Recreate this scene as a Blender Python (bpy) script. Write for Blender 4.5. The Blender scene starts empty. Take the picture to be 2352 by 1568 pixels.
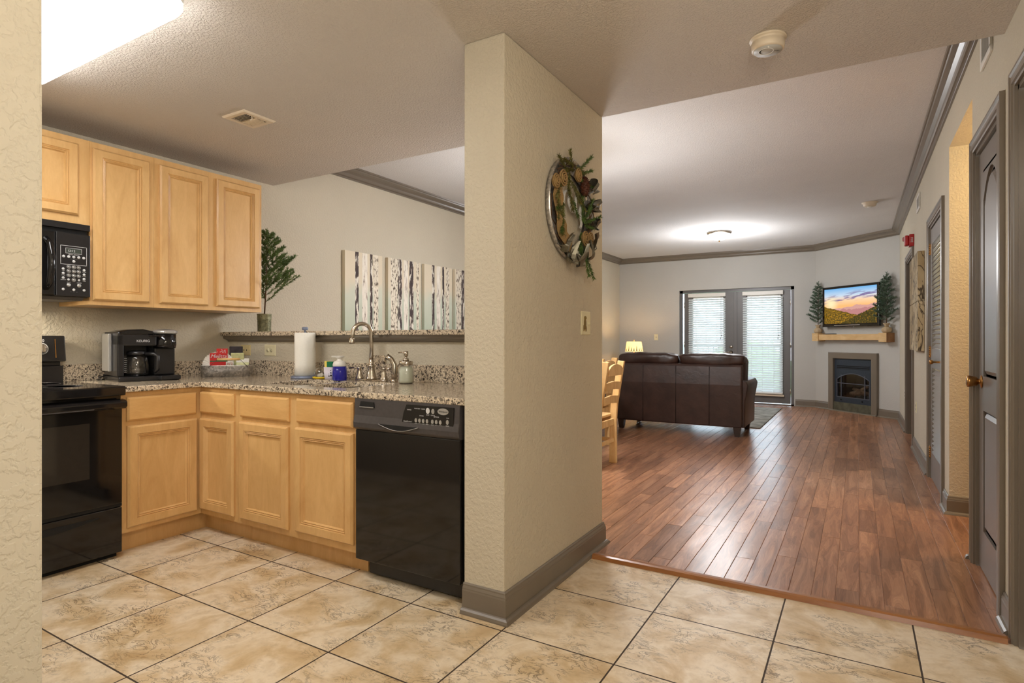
import bpy, bmesh, math, random
from mathutils import Vector, Matrix, noise
PI = math.pi
scn = bpy.context.scene
COL = scn.collection
# ---------------------------------------------------------------- camera, world, exposure
cd = bpy.data.cameras.new('camera'); cam = bpy.data.objects.new('camera', cd); COL.objects.link(cam)
cam.location = (0, 0, 1.165); cam.rotation_euler = (PI/2, 0, 0.5359)
cd.sensor_width = 36; cd.lens = 1336.46/2352*36; cd.shift_y = -4.47/2352; cd.clip_start = .02
scn.camera = cam
scn.view_settings.view_transform = 'Standard'; scn.view_settings.look = 'None'
scn.view_settings.exposure = 1.03; scn.view_settings.gamma = 1.0
scn.view_settings.use_curve_mapping = False
W = bpy.data.worlds.new('sky'); scn.world = W; W.use_nodes = True
bg = W.node_tree.nodes['Background']; bg.inputs[0].default_value = (.72, .87, 1.0, 1); bg.inputs[1].default_value = 5.0

def light(name, kind, loc, power, color, size=.1, rot=(0, 0, 0), size_y=None, spread=None):
    l = bpy.data.lights.new(name, kind); l.energy = power; l.color = color
    if kind == 'AREA':
        l.size = size
        if size_y: l.shape = 'RECTANGLE'; l.size_y = size_y
        if spread: l.spread = spread
    elif kind == 'SUN': l.angle = size
    else: l.shadow_soft_size = size
    o = bpy.data.objects.new(name, l); COL.objects.link(o); o.location = loc; o.rotation_euler = rot
    return o
light('sun', 'SUN', (0, 30, 10), 3.0, (1, .96, .9), .05, (R0 := math.radians(38), 0, math.radians(25)))
WARM = (1.0, .90, .74); SOFT = (.98, .98, 1.0)
light('entry_lamp_light', 'POINT', (.15, .80, 2.12), 15, WARM, .16)
light('entry_fill_light', 'POINT', (.28, .0, 1.62), 12, SOFT, .10)  # added fill light at the unseen sconce, brightens the base cabinets
light('added_dining_light', 'POINT', (-2.1, 4.55, 1.93), 47, SOFT, .2)  # added light, unseen behind the pier, kept low to soften the ceiling spot
light('hall_lamp_light', 'POINT', (1.35, 4.35, 2.22), 17, (1, .78, .46), .1)
light('living_lamp_light', 'POINT', (-1.79, 9.12, 2.20), 38, SOFT, .34)

# ---------------------------------------------------------------- materials
class NT:
    def __init__(s, name):
        s.m = bpy.data.materials.new(name); s.m.use_nodes = True; s.t = s.m.node_tree
        s.b = s.t.nodes['Principled BSDF']; s.out = s.t.nodes['Material Output']
    def set(s, node, key, v):
        inp = node.inputs[key]
        if hasattr(v, 'links') or isinstance(v, bpy.types.NodeSocket): s.t.links.new(v, inp)
        else:
            if isinstance(v, (tuple, list)) and len(v) == 3 and inp.type == 'RGBA': v = (*v, 1)
            inp.default_value = v
    def n(s, typ, ins=None, **props):
        nd = s.t.nodes.new(typ)
        for k, v in props.items(): setattr(nd, k, v)
        for k, v in (ins or {}).items(): s.set(nd, k, v)
        return nd
    def mth(s, op, a, b=None, c=None, clamp=False):
        nd = s.n('ShaderNodeMath', operation=op, use_clamp=clamp); s.set(nd, 0, a)
        if b is not None: s.set(nd, 1, b)
        if c is not None: s.set(nd, 2, c)
        return nd.outputs[0]
    def coord(s, scale=(1, 1, 1), loc=(0, 0, 0), kind='Object', rot=(0, 0, 0)):
        tc = s.n('ShaderNodeTexCoord')
        mp = s.n('ShaderNodeMapping', {0: tc.outputs[kind], 'Scale': scale, 'Location': loc, 'Rotation': rot})
        return mp.outputs[0]
    def noise(s, vec, scale, detail=2, rough=.5, dist=0.):
        return s.n('ShaderNodeTexNoise', {'Vector': vec, 'Scale': scale, 'Detail': detail, 'Roughness': rough, 'Distortion': dist}).outputs[0]
    def ramp(s, fac, stops, interp='LINEAR'):
        nd = s.n('ShaderNodeValToRGB', {0: fac}); cr = nd.color_ramp; cr.interpolation = interp
        while len(cr.elements) < len(stops): cr.elements.new(.5)
        for e, (p, c) in zip(cr.elements, stops):
            e.position = p; e.color = (*c, 1) if len(c) == 3 else c
        return nd.outputs[0]
    def mix(s, fac, a, b, mode='MIX'):
        nd = s.n('ShaderNodeMix', data_type='RGBA', blend_type=mode)
        s.set(nd, 0, fac); s.set(nd, 6, a); s.set(nd, 7, b); return nd.outputs[2]
    def bump(s, h, strength=.3, dist=.01, normal=None):
        i = {'Height': h, 'Strength': strength, 'Distance': dist}
        if normal is not None: i['Normal'] = normal
        return s.n('ShaderNodeBump', i).outputs[0]
    def p(s, **k):
        for key, v in k.items(): s.set(s.b, {'col': 'Base Color', 'rough': 'Roughness', 'metal': 'Metallic', 'nor': 'Normal',
            'trans': 'Transmission Weight', 'ior': 'IOR', 'em': 'Emission Color', 'es': 'Emission Strength', 'spec': 'Specular IOR Level',
            'coat': 'Coat Weight', 'crough': 'Coat Roughness', 'sub': 'Subsurface Weight', 'alpha': 'Alpha', 'sheen': 'Sheen Weight'}[key], v)
        return s.m
def srgb(r, g, b):
    f = lambda c: (c/255/12.92 if c/255 <= .04045 else ((c/255+.055)/1.055)**2.4)
    return (f(r), f(g), f(b))
def plain(name, col, rough=.5, metal=0., vary=.06, scale=30, bump=.0, **k):
    t = NT(name); v = t.coord(); n = t.noise(v, scale, 3)
    lo = tuple(max(0, c*(1-vary)) for c in col); hi = tuple(min(1, c*(1+vary)) for c in col)
    a = dict(col=t.ramp(n, [(.3, lo), (.7, hi)]), rough=rough, metal=metal); a.update(k)
    if bump: a['nor'] = t.bump(n, bump, .004)
    return t.p(**a)
def paint(name, col, sc, st, dist=.006, rough=.75):
    t = NT(name); v = t.coord()
    n1 = t.noise(v, sc, 3, .5, .25); n2 = t.noise(v, sc*.37, 2)
    h = t.mth('ADD', t.ramp(n1, [(.44, (0, 0, 0)), (.56, (1, 1, 1))]), t.mth('MULTIPLY', n2, .6))
    c = t.ramp(t.noise(v, 1.2, 2), [(.3, tuple(x*.96 for x in col)), (.7, tuple(min(1, x*1.03) for x in col))])
    return t.p(col=c, rough=rough, nor=t.bump(h, st, dist))
M = {}
WALLC = srgb(199, 190, 170)
M['wall'] = paint('wall_paint', WALLC, 62, .45, .0035)
M['wall_far'] = paint('wall_paint_daylit', srgb(188, 186, 180), 70, .25, .003)  # same wall paint, greyed to carry the bluish daylight
M['hallwall'] = paint('wall_paint_warmlit', srgb(205, 180, 130), 45, .4, .004)  # warm hall lamplight put into the yellowed base colour
M['ceil'] = paint('ceiling_paint', srgb(208, 200, 190), 95, .6, .005, .85)
M['ceil_l'] = paint('ceiling_paint_living', srgb(222, 220, 218), 110, .5, .004, .85)
M['trim'] = plain('trim_paint', srgb(118, 108, 95), .28, 0, .03, 8)
M['trimdark'] = plain('door_paint_grey', srgb(104, 101, 99), .38, 0, .03, 8)
M['doorpaint'] = plain('door_paint_taupe', srgb(118, 110, 102), .30, 0, .03, 8)
def wood(name, c1, c2, axis='Z', rough=.35, sc=5., coat=.15):
    t = NT(name); s = {'Z': (5, 5, 1.3), 'X': (1.3, 5, 5), 'Y': (5, 1.3, 5)}[axis]
    oi = t.n('ShaderNodeObjectInfo').outputs['Random']
    tc = t.n('ShaderNodeTexCoord').outputs['Object']
    off = t.n('ShaderNodeVectorMath', {0: tc, 1: t.n('ShaderNodeCombineXYZ', {0: t.mth('MULTIPLY', oi, 7.), 1: t.mth('MULTIPLY', oi, 3.), 2: t.mth('MULTIPLY', oi, 5.)}).outputs[0]}, operation='ADD').outputs[0]
    v = t.n('ShaderNodeMapping', {0: off, 'Scale': s}).outputs[0]
    a = t.noise(v, sc*.45, 4, .55, 1.2); b = t.noise(v, sc*5, 2, .6)
    f = t.mth('ADD', t.mth('MULTIPLY', a, .8), t.mth('MULTIPLY', b, .22))
    c = t.ramp(f, [(.25, c1), (.52, tuple((x+y)/2 for x, y in zip(c1, c2))), (.78, c2)])
    return t.p(col=c, rough=rough, coat=coat, crough=.25, nor=t.bump(b, .05, .001))
M['maple'] = wood('maple_wood', srgb(198, 154, 96), srgb(224, 184, 126))
M['maple_h'] = wood('maple_wood_wide', srgb(200, 153, 92), srgb(227, 184, 122), 'Y')
M['maple_x'] = wood('maple_wood_cross', srgb(200, 153, 92), srgb(227, 184, 122), 'X')
M['pine'] = wood('pine_wood', srgb(200, 150, 85), srgb(240, 205, 145), 'Z', .4)
M['mantel'] = wood('mantel_pine', srgb(190, 150, 95), srgb(228, 196, 145), 'X', .6, 5, 0)
M['mantel_end'] = wood('mantel_end_grain', srgb(120, 82, 50), srgb(165, 120, 78), 'Z', .6, 5, 0)
M['walnut'] = wood('dark_wood', srgb(38, 26, 20), srgb(62, 42, 30), 'Z', .35)
def granite():
    t = NT('granite'); v = t.coord()
    a = t.noise(v, 78, 3, .6, .9); b = t.noise(v, 120, 3, .7, 1.2); c3 = t.noise(v, 30, 2)
    base = t.ramp(a, [(.36, srgb(60, 52, 46)), (.43, srgb(142, 128, 114)), (.49, srgb(206, 190, 166)), (.62, srgb(228, 212, 186)), (.7, srgb(165, 152, 138))])
    dark = t.ramp(b, [(.40, (1, 1, 1)), (.445, (0, 0, 0))])
    d2 = t.mth('MULTIPLY', dark, t.ramp(c3, [(.3, (.6, .6, .6)), (.55, (1, 1, 1))]))
    return t.p(col=t.mix(d2, base, srgb(30, 27, 26)), rough=.12, spec=.55)
M['granite'] = granite()
M['blackgloss'] = plain('black_enamel', (.008, .007, .007), .07, 0, .05, 5, spec=.5)
M['blackplastic'] = plain('black_plastic', (.014, .013, .014), .28, 0, .1, 60)
M['darkgrey'] = plain('dark_grey_plastic', (.062, .055, .056), .35, 0, .1, 60)
M['void'] = plain('dark_recess', (.003, .003, .003), .8)
M['nickel'] = plain('brushed_nickel', srgb(190, 180, 166), .25, 1., .08, 80)
M['steel'] = plain('stainless_steel', srgb(200, 198, 194), .22, 1., .05, 80)
M['silver'] = plain('silver_plastic', srgb(185, 184, 182), .3, .6, .03)
M['brass'] = plain('aged_brass', srgb(176, 132, 78), .3, 1., .12, 60)
M['white'] = plain('white_plastic', srgb(225, 222, 214), .4, 0, .02)
M['offwhite'] = plain('smoke_alarm_plastic', srgb(222, 208, 186), .45, 0, .02)
M['greyplate'] = plain('pale_grey_plastic', srgb(196, 196, 192), .5, 0, .02)
M['almond'] = plain('almond_plastic', srgb(226, 218, 182), .35, 0, .02)
M['beigeplate'] = plain('tan_plastic', srgb(208, 190, 140), .35, 0, .03)
M['paper'] = plain('white_paper', srgb(236, 234, 226), .9, 0, .02, 120, .3)
M['bluegrey'] = plain('blue_grey_metal', srgb(116, 126, 150), .35, .3, .04)
M['ink'] = plain('white_print', srgb(205, 205, 205), .5, 0, .0)
M['red'] = plain('red_card', srgb(200, 28, 28), .4, 0, .03)
M['redplastic'] = plain('red_plastic', srgb(175, 22, 26), .3, 0, .03)
M['green'] = plain('green_scrub', srgb(20, 110, 70), .8, 0, .15, 200)
M['yellow'] = plain('yellow_plastic', srgb(238, 205, 30), .5, 0, .05, 100)
M['sponge'] = plain('yellow_sponge', srgb(240, 218, 110), .9, 0, .08, 200, .5)
M['sage'] = plain('sage_packet', srgb(190, 190, 140), .3, .2, .12, 50)
M['blacksachet'] = plain('black_packet', srgb(48, 42, 48), .25, .3, .3, 40)
M['cup'] = plain('lilac_white_plastic', srgb(214, 208, 220), .4, 0, .02)
def glassm(name, col, rough=0., ior=1.45):
    return NT(name).p(col=col, rough=rough, trans=1., ior=ior)
M['glass'] = glassm('clear_glass', (1, 1, 1))
M['bluesoap'] = NT('blue_liquid').p(col=srgb(60, 60, 190), rough=.05, trans=.55, ior=1.35)
M['lotion'] = plain('creamy_lotion', srgb(222, 226, 204), .25, 0, .01)
M['bark'] = plain('spruce_bark', srgb(92, 66, 44), .8, 0, .2, 60, .4)
M['needle'] = plain('spruce_needles', srgb(74, 98, 40), .55, 0, .45, 25)
M['needle_b'] = plain('frosted_spruce_needles', srgb(84, 104, 84), .6, 0, .35, 25)
M['needle_o'] = plain('olive_needles', srgb(98, 94, 42), .6, 0, .4, 25)
M['burlap'] = plain('burlap', srgb(182, 160, 128), .95, 0, .2, 220, .6)
M['burlap_g'] = plain('burlap_gold', srgb(158, 128, 82), .95, 0, .25, 220, .6)
M['cone'] = plain('pine_cone', srgb(84, 44, 26), .7, 0, .3, 60)
def galv(name, c, rough=.35):
    t = NT(name); vo = t.n('ShaderNodeTexVoronoi', {'Vector': t.coord(), 'Scale': 85.}).outputs['Color']
    g = t.n('ShaderNodeRGBToBW', {0: vo}).outputs[0]
    return t.p(col=t.ramp(g, [(.2, tuple(x*.55 for x in c)), (.8, c)]), rough=rough, metal=.75)
M['galv'] = galv('galvanized_metal', srgb(205, 202, 198))
M['galv_d'] = galv('aged_galvanized_metal', srgb(150, 148, 118), .45)
def leather():
    t = NT('brown_leather'); v = t.coord()
    n = t.noise(v, 5, 3, .6); f = t.n('ShaderNodeTexVoronoi', {'Vector': v, 'Scale': 260.}).outputs[0]; w = t.noise(v, 14, 2, .5, 1.)
    return t.p(col=t.ramp(n, [(.3, srgb(46, 30, 25)), (.7, srgb(66, 44, 37))]), rough=.36, spec=.55,
               nor=t.bump(f, .08, .001, t.bump(w, .16, .010)))
M['leather'] = leather()
def emis(name, col, st):
    return NT(name).p(col=(.9, .9, .9), em=col, es=st)
M['fluoro'] = emis('fluorescent_lens', (1, .99, .98), 10.0)
M['dome'] = emis('lamp_glass', (1, .90, .72), 3.0)
def shade():
    t = NT('lamp_shade_fabric'); tc = t.n('ShaderNodeSeparateXYZ', {0: t.coord()})
    return t.p(col=srgb(240, 210, 150), rough=.9, em=srgb(255, 205, 130), es=.75)
M['shade'] = shade()
M['treeprint'] = plain('brown_tree_print', srgb(70, 52, 24), .8)
def tile():
    t = NT('ceramic_floor_tile'); tc = t.n('ShaderNodeTexCoord').outputs['Object']
    s = t.n('ShaderNodeSeparateXYZ', {0: tc}); tx, ty, x0, y0 = .4725, .466, -3.1143, 1.981
    gx = t.mth('DIVIDE', t.mth('SUBTRACT', s.outputs[0], x0), tx); gy = t.mth('DIVIDE', t.mth('SUBTRACT', s.outputs[1], y0), ty)
    def edge(g, sz):
        f = t.mth('FRACT', g); return t.mth('MULTIPLY', t.mth('MINIMUM', f, t.mth('SUBTRACT', 1., f)), sz)
    d = t.mth('MINIMUM', edge(gx, tx), edge(gy, ty))
    grout = t.mth('LESS_THAN', d, .0032)
    cell = t.n('ShaderNodeTexWhiteNoise', {'Vector': t.n('ShaderNodeCombineXYZ', {0: t.mth('FLOOR', gx), 1: t.mth('FLOOR', gy)}).outputs[0]})
    off = t.n('ShaderNodeVectorMath', {0: tc, 1: t.n('ShaderNodeVectorMath', {0: cell.outputs['Color'], 1: (9, 9, 9)}, operation='MULTIPLY').outputs[0]}, operation='ADD').outputs[0]
    st = t.n('ShaderNodeMapping', {0: off, 'Scale': (1.0, 1.9, 1)}).outputs[0]
    n1 = t.noise(off, 4.5, 5, .6, .5); n2 = t.noise(off, 26, 4, .7)
    base = t.ramp(n1, [(.3, srgb(186, 156, 114)), (.43, srgb(208, 184, 146)), (.56, srgb(228, 212, 186)), (.72, srgb(204, 180, 142))])
    base = t.mix(t.mth('MULTIPLY', t.ramp(n2, [(.5, (0, 0, 0)), (.75, (1, 1, 1))]), .35), base, srgb(160, 134, 98))
    vein = t.mth('ABSOLUTE', t.mth('SUBTRACT', t.noise(st, 9, 6, .68, 1.3), .5))
    vm = t.mth('MULTIPLY', t.ramp(vein, [(.0, (1, 1, 1)), (.012, (.9, .9, .9)), (.024, (0, 0, 0))]), t.ramp(t.noise(off, 5.5, 3), [(.44, (0, 0, 0)), (.60, (1, 1, 1))]))
    base = t.mix(t.mth('MULTIPLY', vm, .7), base, srgb(84, 62, 42))
    col = t.mix(grout, base, srgb(62, 48, 36))
    h = t.mth('ADD', t.ramp(d, [(.0, (0, 0, 0)), (.0055, (1, 1, 1))]), t.mth('MULTIPLY', t.mth('SUBTRACT', n2, vm), .12))
    return t.p(col=col, rough=t.mth('ADD', .38, t.mth('MULTIPLY', grout, .4)), nor=t.bump(h, .35, .002))
M['tile'] = tile()
def planks():
    t = NT('hand_scraped_hardwood'); tc = t.n('ShaderNodeTexCoord').outputs['Object']
    at = t.n('ShaderNodeAttribute', attribute_name='plank'); tone_v = t.n('ShaderNodeSeparateColor', {0: at.outputs['Color']}).outputs[0]
    off = t.n('ShaderNodeVectorMath', {0: tc, 1: t.n('ShaderNodeVectorMath', {0: at.outputs['Color'], 1: (5, 17, 9)}, operation='MULTIPLY').outputs[0]}, operation='ADD').outputs[0]
    g1 = t.noise(t.n('ShaderNodeMapping', {0: off, 'Scale': (15, 1.5, 1)}).outputs[0], 1.3, 4, .5, 1.3)
    g2 = t.noise(t.n('ShaderNodeMapping', {0: off, 'Scale': (60, 3.5, 1)}).outputs[0], 2., 3, .6)
    rings = t.mth('ABSOLUTE', t.mth('SUBTRACT', t.mth('FRACT', t.mth('MULTIPLY', g1, 9.)), .5))
    f = t.mth('ADD', t.mth('MULTIPLY', g1, .80), t.mth('ADD', t.mth('MULTIPLY', g2, .12), t.mth('MULTIPLY', rings, .26)))
    c = t.ramp(f, [(.28, srgb(108, 68, 46)), (.5, srgb(156, 110, 80)), (.74, srgb(192, 144, 110))])
    tone = t.ramp(tone_v, [(0, (.66, .63, .62)), (.5, (.88, .86, .85)), (1, (1.08, 1.06, 1.03))])
    c = t.mix(1., c, tone, 'MULTIPLY')
    return t.p(col=c, rough=.28, spec=.6)
M['planks'] = planks()
M['threshold'] = wood('threshold_oak', srgb(140, 86, 40), srgb(178, 118, 62), 'X', .3)
M['hearth'] = plain('hearth_stone', srgb(84, 82, 66), .5, 0, .35, 14)
M['fpblue'] = plain('fireplace_steel', srgb(52, 62, 74), .4, .3, .06, 40)
M['log'] = plain('ceramic_log', srgb(124, 100, 76), .9, 0, .45, 18, .6)
M['rug'] = (lambda t: t.p(col=t.ramp(t.noise(t.coord((1, 4, 1)), 4, 4, .6, 1.), [(.35, srgb(70, 70, 66)), (.5, srgb(140, 138, 130)), (.7, srgb(180, 177, 168))]), rough=.95, nor=t.bump(t.noise(t.coord(), 220, 2), .6, .01)))(NT('shag_rug'))
M['deck'] = plain('balcony_concrete', srgb(190, 188, 180), .8, 0, .1)
M['leaf'] = plain('tree_leaves', srgb(96, 122, 70), .8, 0, .4, 2)
def slat():
    t = NT('blind_slat')
    tr = t.n('ShaderNodeBsdfTranslucent', {0: (.9, .93, .95, 1)}); t.p(col=srgb(226, 230, 230), rough=.5)
    mx = t.n('ShaderNodeMixShader', {0: .25, 1: t.b.outputs[0], 2: tr.outputs[0]})
    t.t.links.new(mx.outputs[0], t.out.inputs[0]); return t.m
M['slat'] = slat()
def tvmat(w, h):
    t = NT('mountain_sunset_screen'); s = t.n('ShaderNodeSeparateXYZ', {0: t.coord((1/w, 1, 1/h))}); u, v = s.outputs[0], s.outputs[2]
    sky = t.ramp(v, [(.30, srgb(252, 196, 130)), (.5, srgb(255, 190, 120)), (.66, srgb(255, 214, 170)), (.8, srgb(200, 220, 240)), (1, srgb(110, 180, 235))])
    cl = t.noise(t.n('ShaderNodeCombineXYZ', {0: t.mth('MULTIPLY', u, 3.), 1: t.mth('MULTIPLY', t.mth('ADD', v, t.mth('MULTIPLY', u, -.12)), 14.)}).outputs[0], 1.3, 5, .6, .4)
    band = t.ramp(t.mth('SUBTRACT', v, t.mth('MULTIPLY', u, .14)), [(.52, (0, 0, 0)), (.62, (1, 1, 1)), (.74, (.8, .8, .8)), (.84, (0, 0, 0))])
    cm = t.mth('MULTIPLY', t.ramp(cl, [(.48, (0, 0, 0)), (.58, (1, 1, 1))]), band)
    c = t.mix(cm, sky, srgb(118, 96, 150))
    du = t.mth('MULTIPLY', t.mth('SUBTRACT', u, .14), 1.6); dv = t.mth('SUBTRACT', v, .57)
    r = t.mth('SQRT', t.mth('ADD', t.mth('MULTIPLY', du, du), t.mth('MULTIPLY', dv, dv)))
    c = t.mix(t.ramp(r, [(0, (1, 1, 1)), (.05, (.9, .9, .9)), (.25, (0, 0, 0))]), c, srgb(255, 240, 190))
    def ridge(c, base, slope, amp, fr, seed, colr):
        n = t.noise(t.n('ShaderNodeCombineXYZ', {0: t.mth('ADD', t.mth('MULTIPLY', u, fr), seed)}).outputs[0], 1., 4, .55)
        hgt = t.mth('ADD', t.mth('ADD', base, t.mth('MULTIPLY', u, slope)), t.mth('MULTIPLY', t.mth('SUBTRACT', n, .5), amp))
        return t.mix(t.mth('LESS_THAN', v, hgt), c, colr)
    c = ridge(c, .40, .14, .25, 4., 3.1, srgb(214, 160, 150)); c = ridge(c, .36, .06, .30, 5., 9.4, srgb(190, 130, 130))
    tex = t.noise(t.n('ShaderNodeCombineXYZ', {0: t.mth('MULTIPLY', u, 30.), 1: t.mth('MULTIPLY', v, 22.)}).outputs[0], 1.2, 4, .7)
    fore = t.ramp(tex, [(.38, srgb(44, 40, 14)), (.52, srgb(120, 92, 20)), (.68, srgb(220, 160, 30))])
    c = ridge(c, .50, -.42, .10, 9., 1.7, fore)
    hill = t.ramp(tex, [(.38, srgb(24, 28, 10)), (.55, srgb(80, 70, 16)), (.72, srgb(205, 140, 30))])
    c = ridge(c, -.22, .68, .14, 12., 5.2, hill)
    return t.p(col=(0, 0, 0), rough=.2, em=c, es=.5)
def birchart(seed, w, h):
    t = NT('birch_canvas'); co = t.n('ShaderNodeTexCoord').outputs['Object']; s = t.n('ShaderNodeSeparateXYZ', {0: co}); u = t.mth('DIVIDE', s.outputs[0], w); v = t.mth('DIVIDE', s.outputs[2], h)
    rnd = random.Random(seed)
    so = (seed*3.1, 0, seed*1.7)
    bgc = t.ramp(t.mth('ADD', v, t.mth('MULTIPLY', t.noise(co, 7, 2), .25)), [(.25, srgb(172, 184, 162)), (.7, srgb(198, 202, 184)), (.85, srgb(216, 204, 180))])
    mp = t.n('ShaderNodeMapping', {0: co, 'Scale': (16, 1, 3.2), 'Location': so}).outputs[0]
    blot = t.noise(mp, 2.2, 4, .65, .5); fine = t.noise(t.n('ShaderNodeMapping', {0: co, 'Scale': (30, 1, 14), 'Location': so}).outputs[0], 1.5, 3, .6)
    c = bgc
    wob = t.mth('MULTIPLY', t.mth('SUBTRACT', t.noise(t.n('ShaderNodeMapping', {0: co, 'Scale': (0, 0, 9), 'Location': so}).outputs[0], 1., 2), .5), .03)
    specs = [(.32, .09, 0), (.50, .14, 1), (.68, .07, 0), (.83, .13, 2)] if seed % 2 else [(.16, .20, 2), (.33, .12, 0), (.55, .13, 1), (.72, .13, 0), (.89, .08, 2)]
    for cx, ww, k in specs:
        m = t.mth('LESS_THAN', t.mth('ABSOLUTE', t.mth('SUBTRACT', t.mth('ADD', u, wob), cx+rnd.uniform(-.02, .02))), ww/2)
        cc = [t.ramp(blot, [(.42, srgb(226, 220, 206)), (.47, srgb(80, 66, 60)), (.6, srgb(62, 52, 54))]),
              t.ramp(blot, [(.35, srgb(110, 92, 78)), (.45, srgb(222, 214, 200)), (.65, srgb(236, 230, 218))]),
              t.ramp(fine, [(.40, srgb(92, 78, 66)), (.48, srgb(214, 204, 184)), (.7, srgb(234, 226, 210))])][k]
        c = t.mix(m, c, cc)
    return t.p(col=c, rough=.8)
def branchart():
    t = NT('branch_canvas'); co = t.coord((1, 1, 1))
    n = t.mth('ABSOLUTE', t.mth('SUBTRACT', t.noise(t.coord((3, 3, 1.6)), 2.2, 3, .5, 1.5), .5))
    return t.p(col=t.mix(t.ramp(n, [(.0, (1, 1, 1)), (.022, (.7, .7, .7)), (.035, (0, 0, 0))]), t.ramp(t.noise(co, 3, 3), [(.3, srgb(150, 128, 88)), (.7, srgb(200, 184, 150))]), srgb(62, 48, 34)), rough=.8)

# ---------------------------------------------------------------- mesh helpers
def frame(o, x, z=(0, 0, 1)):
    """matrix with local x along x, local z along z, local -y = outward"""
    x = Vector(x).normalized(); z = Vector(z).normalized(); y = z.cross(x)
    m = Matrix((x, y, z)).transposed().to_4x4(); m.translation = Vector(o); return m
PM = {}
class MB:
    def __init__(s, M_=None): s.v = []; s.f = []; s.sm = []; s.M = M_ or Matrix()
    def add(s, vs, fs, smooth=False):
        b = len(s.v); s.v += [s.M @ Vector(p) for p in vs]; s.f += [tuple(i+b for i in f) for f in fs]; s.sm += [smooth]*len(fs); return s
    def box(s, x0, x1, y0, y1, z0, z1):
        return s.add([(x, y, z) for x in (x0, x1) for y in (y0, y1) for z in (z0, z1)],
            [(0, 1, 3, 2), (4, 6, 7, 5), (0, 4, 5, 1), (2, 3, 7, 6), (0, 2, 6, 4), (1, 5, 7, 3)])
    def prism(s, poly, a, b, axis='y', smooth=False):
        """poly in the plane of the two other axes, extruded a..b"""
        n = len(poly)
        def P(p, t): return {'y': (p[0], t, p[1]), 'z': (p[0], p[1], t), 'x': (t, p[0], p[1])}[axis]
        vs = [P(p, a) for p in poly]+[P(p, b) for p in poly]
        s.add(vs, [tuple(range(n)), tuple(range(2*n-1, n-1, -1))])
        return s.add(vs, [(i, i+n, (i+1) % n+n, (i+1) % n) for i in range(n)], smooth)
    def loft(s, rings, close=True, cap=True, smooth=True):
        n = len(rings[0]); vs = [p for r in rings for p in r]; fs = []
        for k in range(len(rings)-1):
            for i in range(n if close else n-1):
                j = (i+1) % n; fs.append((k*n+i, k*n+j, (k+1)*n+j, (k+1)*n+i))
        s.add(vs, fs, smooth)
        if cap and close:
            s.add(rings[0], [tuple(range(n-1, -1, -1))]); s.add(rings[-1], [tuple(range(n))])
        return s
    def lathe(s, prof, c=(0, 0, 0), n=24, axis='z', smooth=True, cap=True, ang=0):
        def P(r, t, a):
            x, y = r*math.cos(a), r*math.sin(a)
            return {'z': (c[0]+x, c[1]+y, c[2]+t), 'y': (c[0]+x, c[1]+t, c[2]+y), 'x': (c[0]+t, c[1]+x, c[2]+y)}[axis]
        return s.loft([[P(r, t, 2*PI*i/n+ang) for i in range(n)] for r, t in prof], True, cap, smooth)
    def tube(s, pts, r, n=8, smooth=True):
        pts = [Vector(p) for p in pts]; m = len(pts); rings = []
        rr = r if isinstance(r, (list, tuple)) else [r]*m
        up = None
        for i, p in enumerate(pts):
            d = (pts[min(i+1, m-1)]-pts[max(i-1, 0)]).normalized()
            if up is None: up = d.orthogonal().normalized()
            up = (up-d*up.dot(d)); up = up.normalized() if up.length > 1e-6 else d.orthogonal().normalized()
            b = d.cross(up)
            rings.append([p+up*rr[i]*math.cos(2*PI*k/n)+b*rr[i]*math.sin(2*PI*k/n) for k in range(n)])
        return s.loft(rings, True, True, smooth)
    def nest(s, w, h, rings, x0=0, z0=0, shape=None):
        """mitred panel: rings of (inset, height outwards -y)"""
        def R(i):
            if shape: return shape(i)
            return [(i, i), (w-i, i), (w-i, h-i), (i, h-i)]
        rr = [[(x0+a, -d, z0+b) for a, b in R(i)] for i, d in rings]
        n = len(rr[0]); vs = [p for r in rr for p in r]
        fs = [(k*n+i, k*n+(i+1) % n, (k+1)*n+(i+1) % n, (k+1)*n+i) for k in range(len(rr)-1) for i in range(n)]
        fs.append(tuple((len(rr)-1)*n+i for i in range(n))); fs.append(tuple(range(n-1, -1, -1)))
        return s.add(vs, fs)
    def sbox(s, c, h, e=.35, n=12, wr=0, seed=0):
        """soft rounded box (superellipsoid), half sizes h"""
        sg = lambda x, p: math.copysign(abs(x)**p, x)
        rings = []; m = n*2
        for i in range(n+1):
            a = -PI/2+PI*i/n; ring = []
            for k in range(m):
                b = 2*PI*k/m
                p = Vector((sg(math.cos(a), e)*sg(math.cos(b), e), sg(math.cos(a), e)*sg(math.sin(b), e), sg(math.sin(a), e)))
                q = Vector((c[0]+h[0]*p.x, c[1]+h[1]*p.y, c[2]+h[2]*p.z))
                if wr:
                    t = noise.noise(q*9+Vector((seed, 0, 0)))*wr+noise.noise(q*22+Vector((seed, 3, 0)))*wr*.4; q += Vector((p.x*h[0], p.y*h[1], p.z*h[2])).normalized()*t
                ring.append(q)
            rings.append(ring)
        return s.loft(rings, True, False, True)
    def sweep(s, path, prof, out=1, close=False, cap=True):
        """path 2D in local xy-plane, prof list of (offset to the left*out, z)"""
        n = len(path); P = [Vector(p) for p in path]; rings = []
        for i in range(n):
            d0 = (P[i]-P[i-1]).normalized() if (i > 0 or close) else None
            d1 = (P[(i+1) % n]-P[i]).normalized() if (i < n-1 or close) else None
            d0 = d0 or d1; d1 = d1 or d0
            n0 = Vector((-d0.y, d0.x)); n1 = Vector((-d1.y, d1.x)); mm = (n0+n1).normalized(); k = 1/max(.2, mm.dot(n0))
            rings.append([(P[i].x+mm.x*k*o*out, P[i].y+mm.y*k*o*out, z) for o, z in prof])
        if close: rings.append(rings[0])
        return s.loft(rings, True, cap and not close, False)
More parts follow.
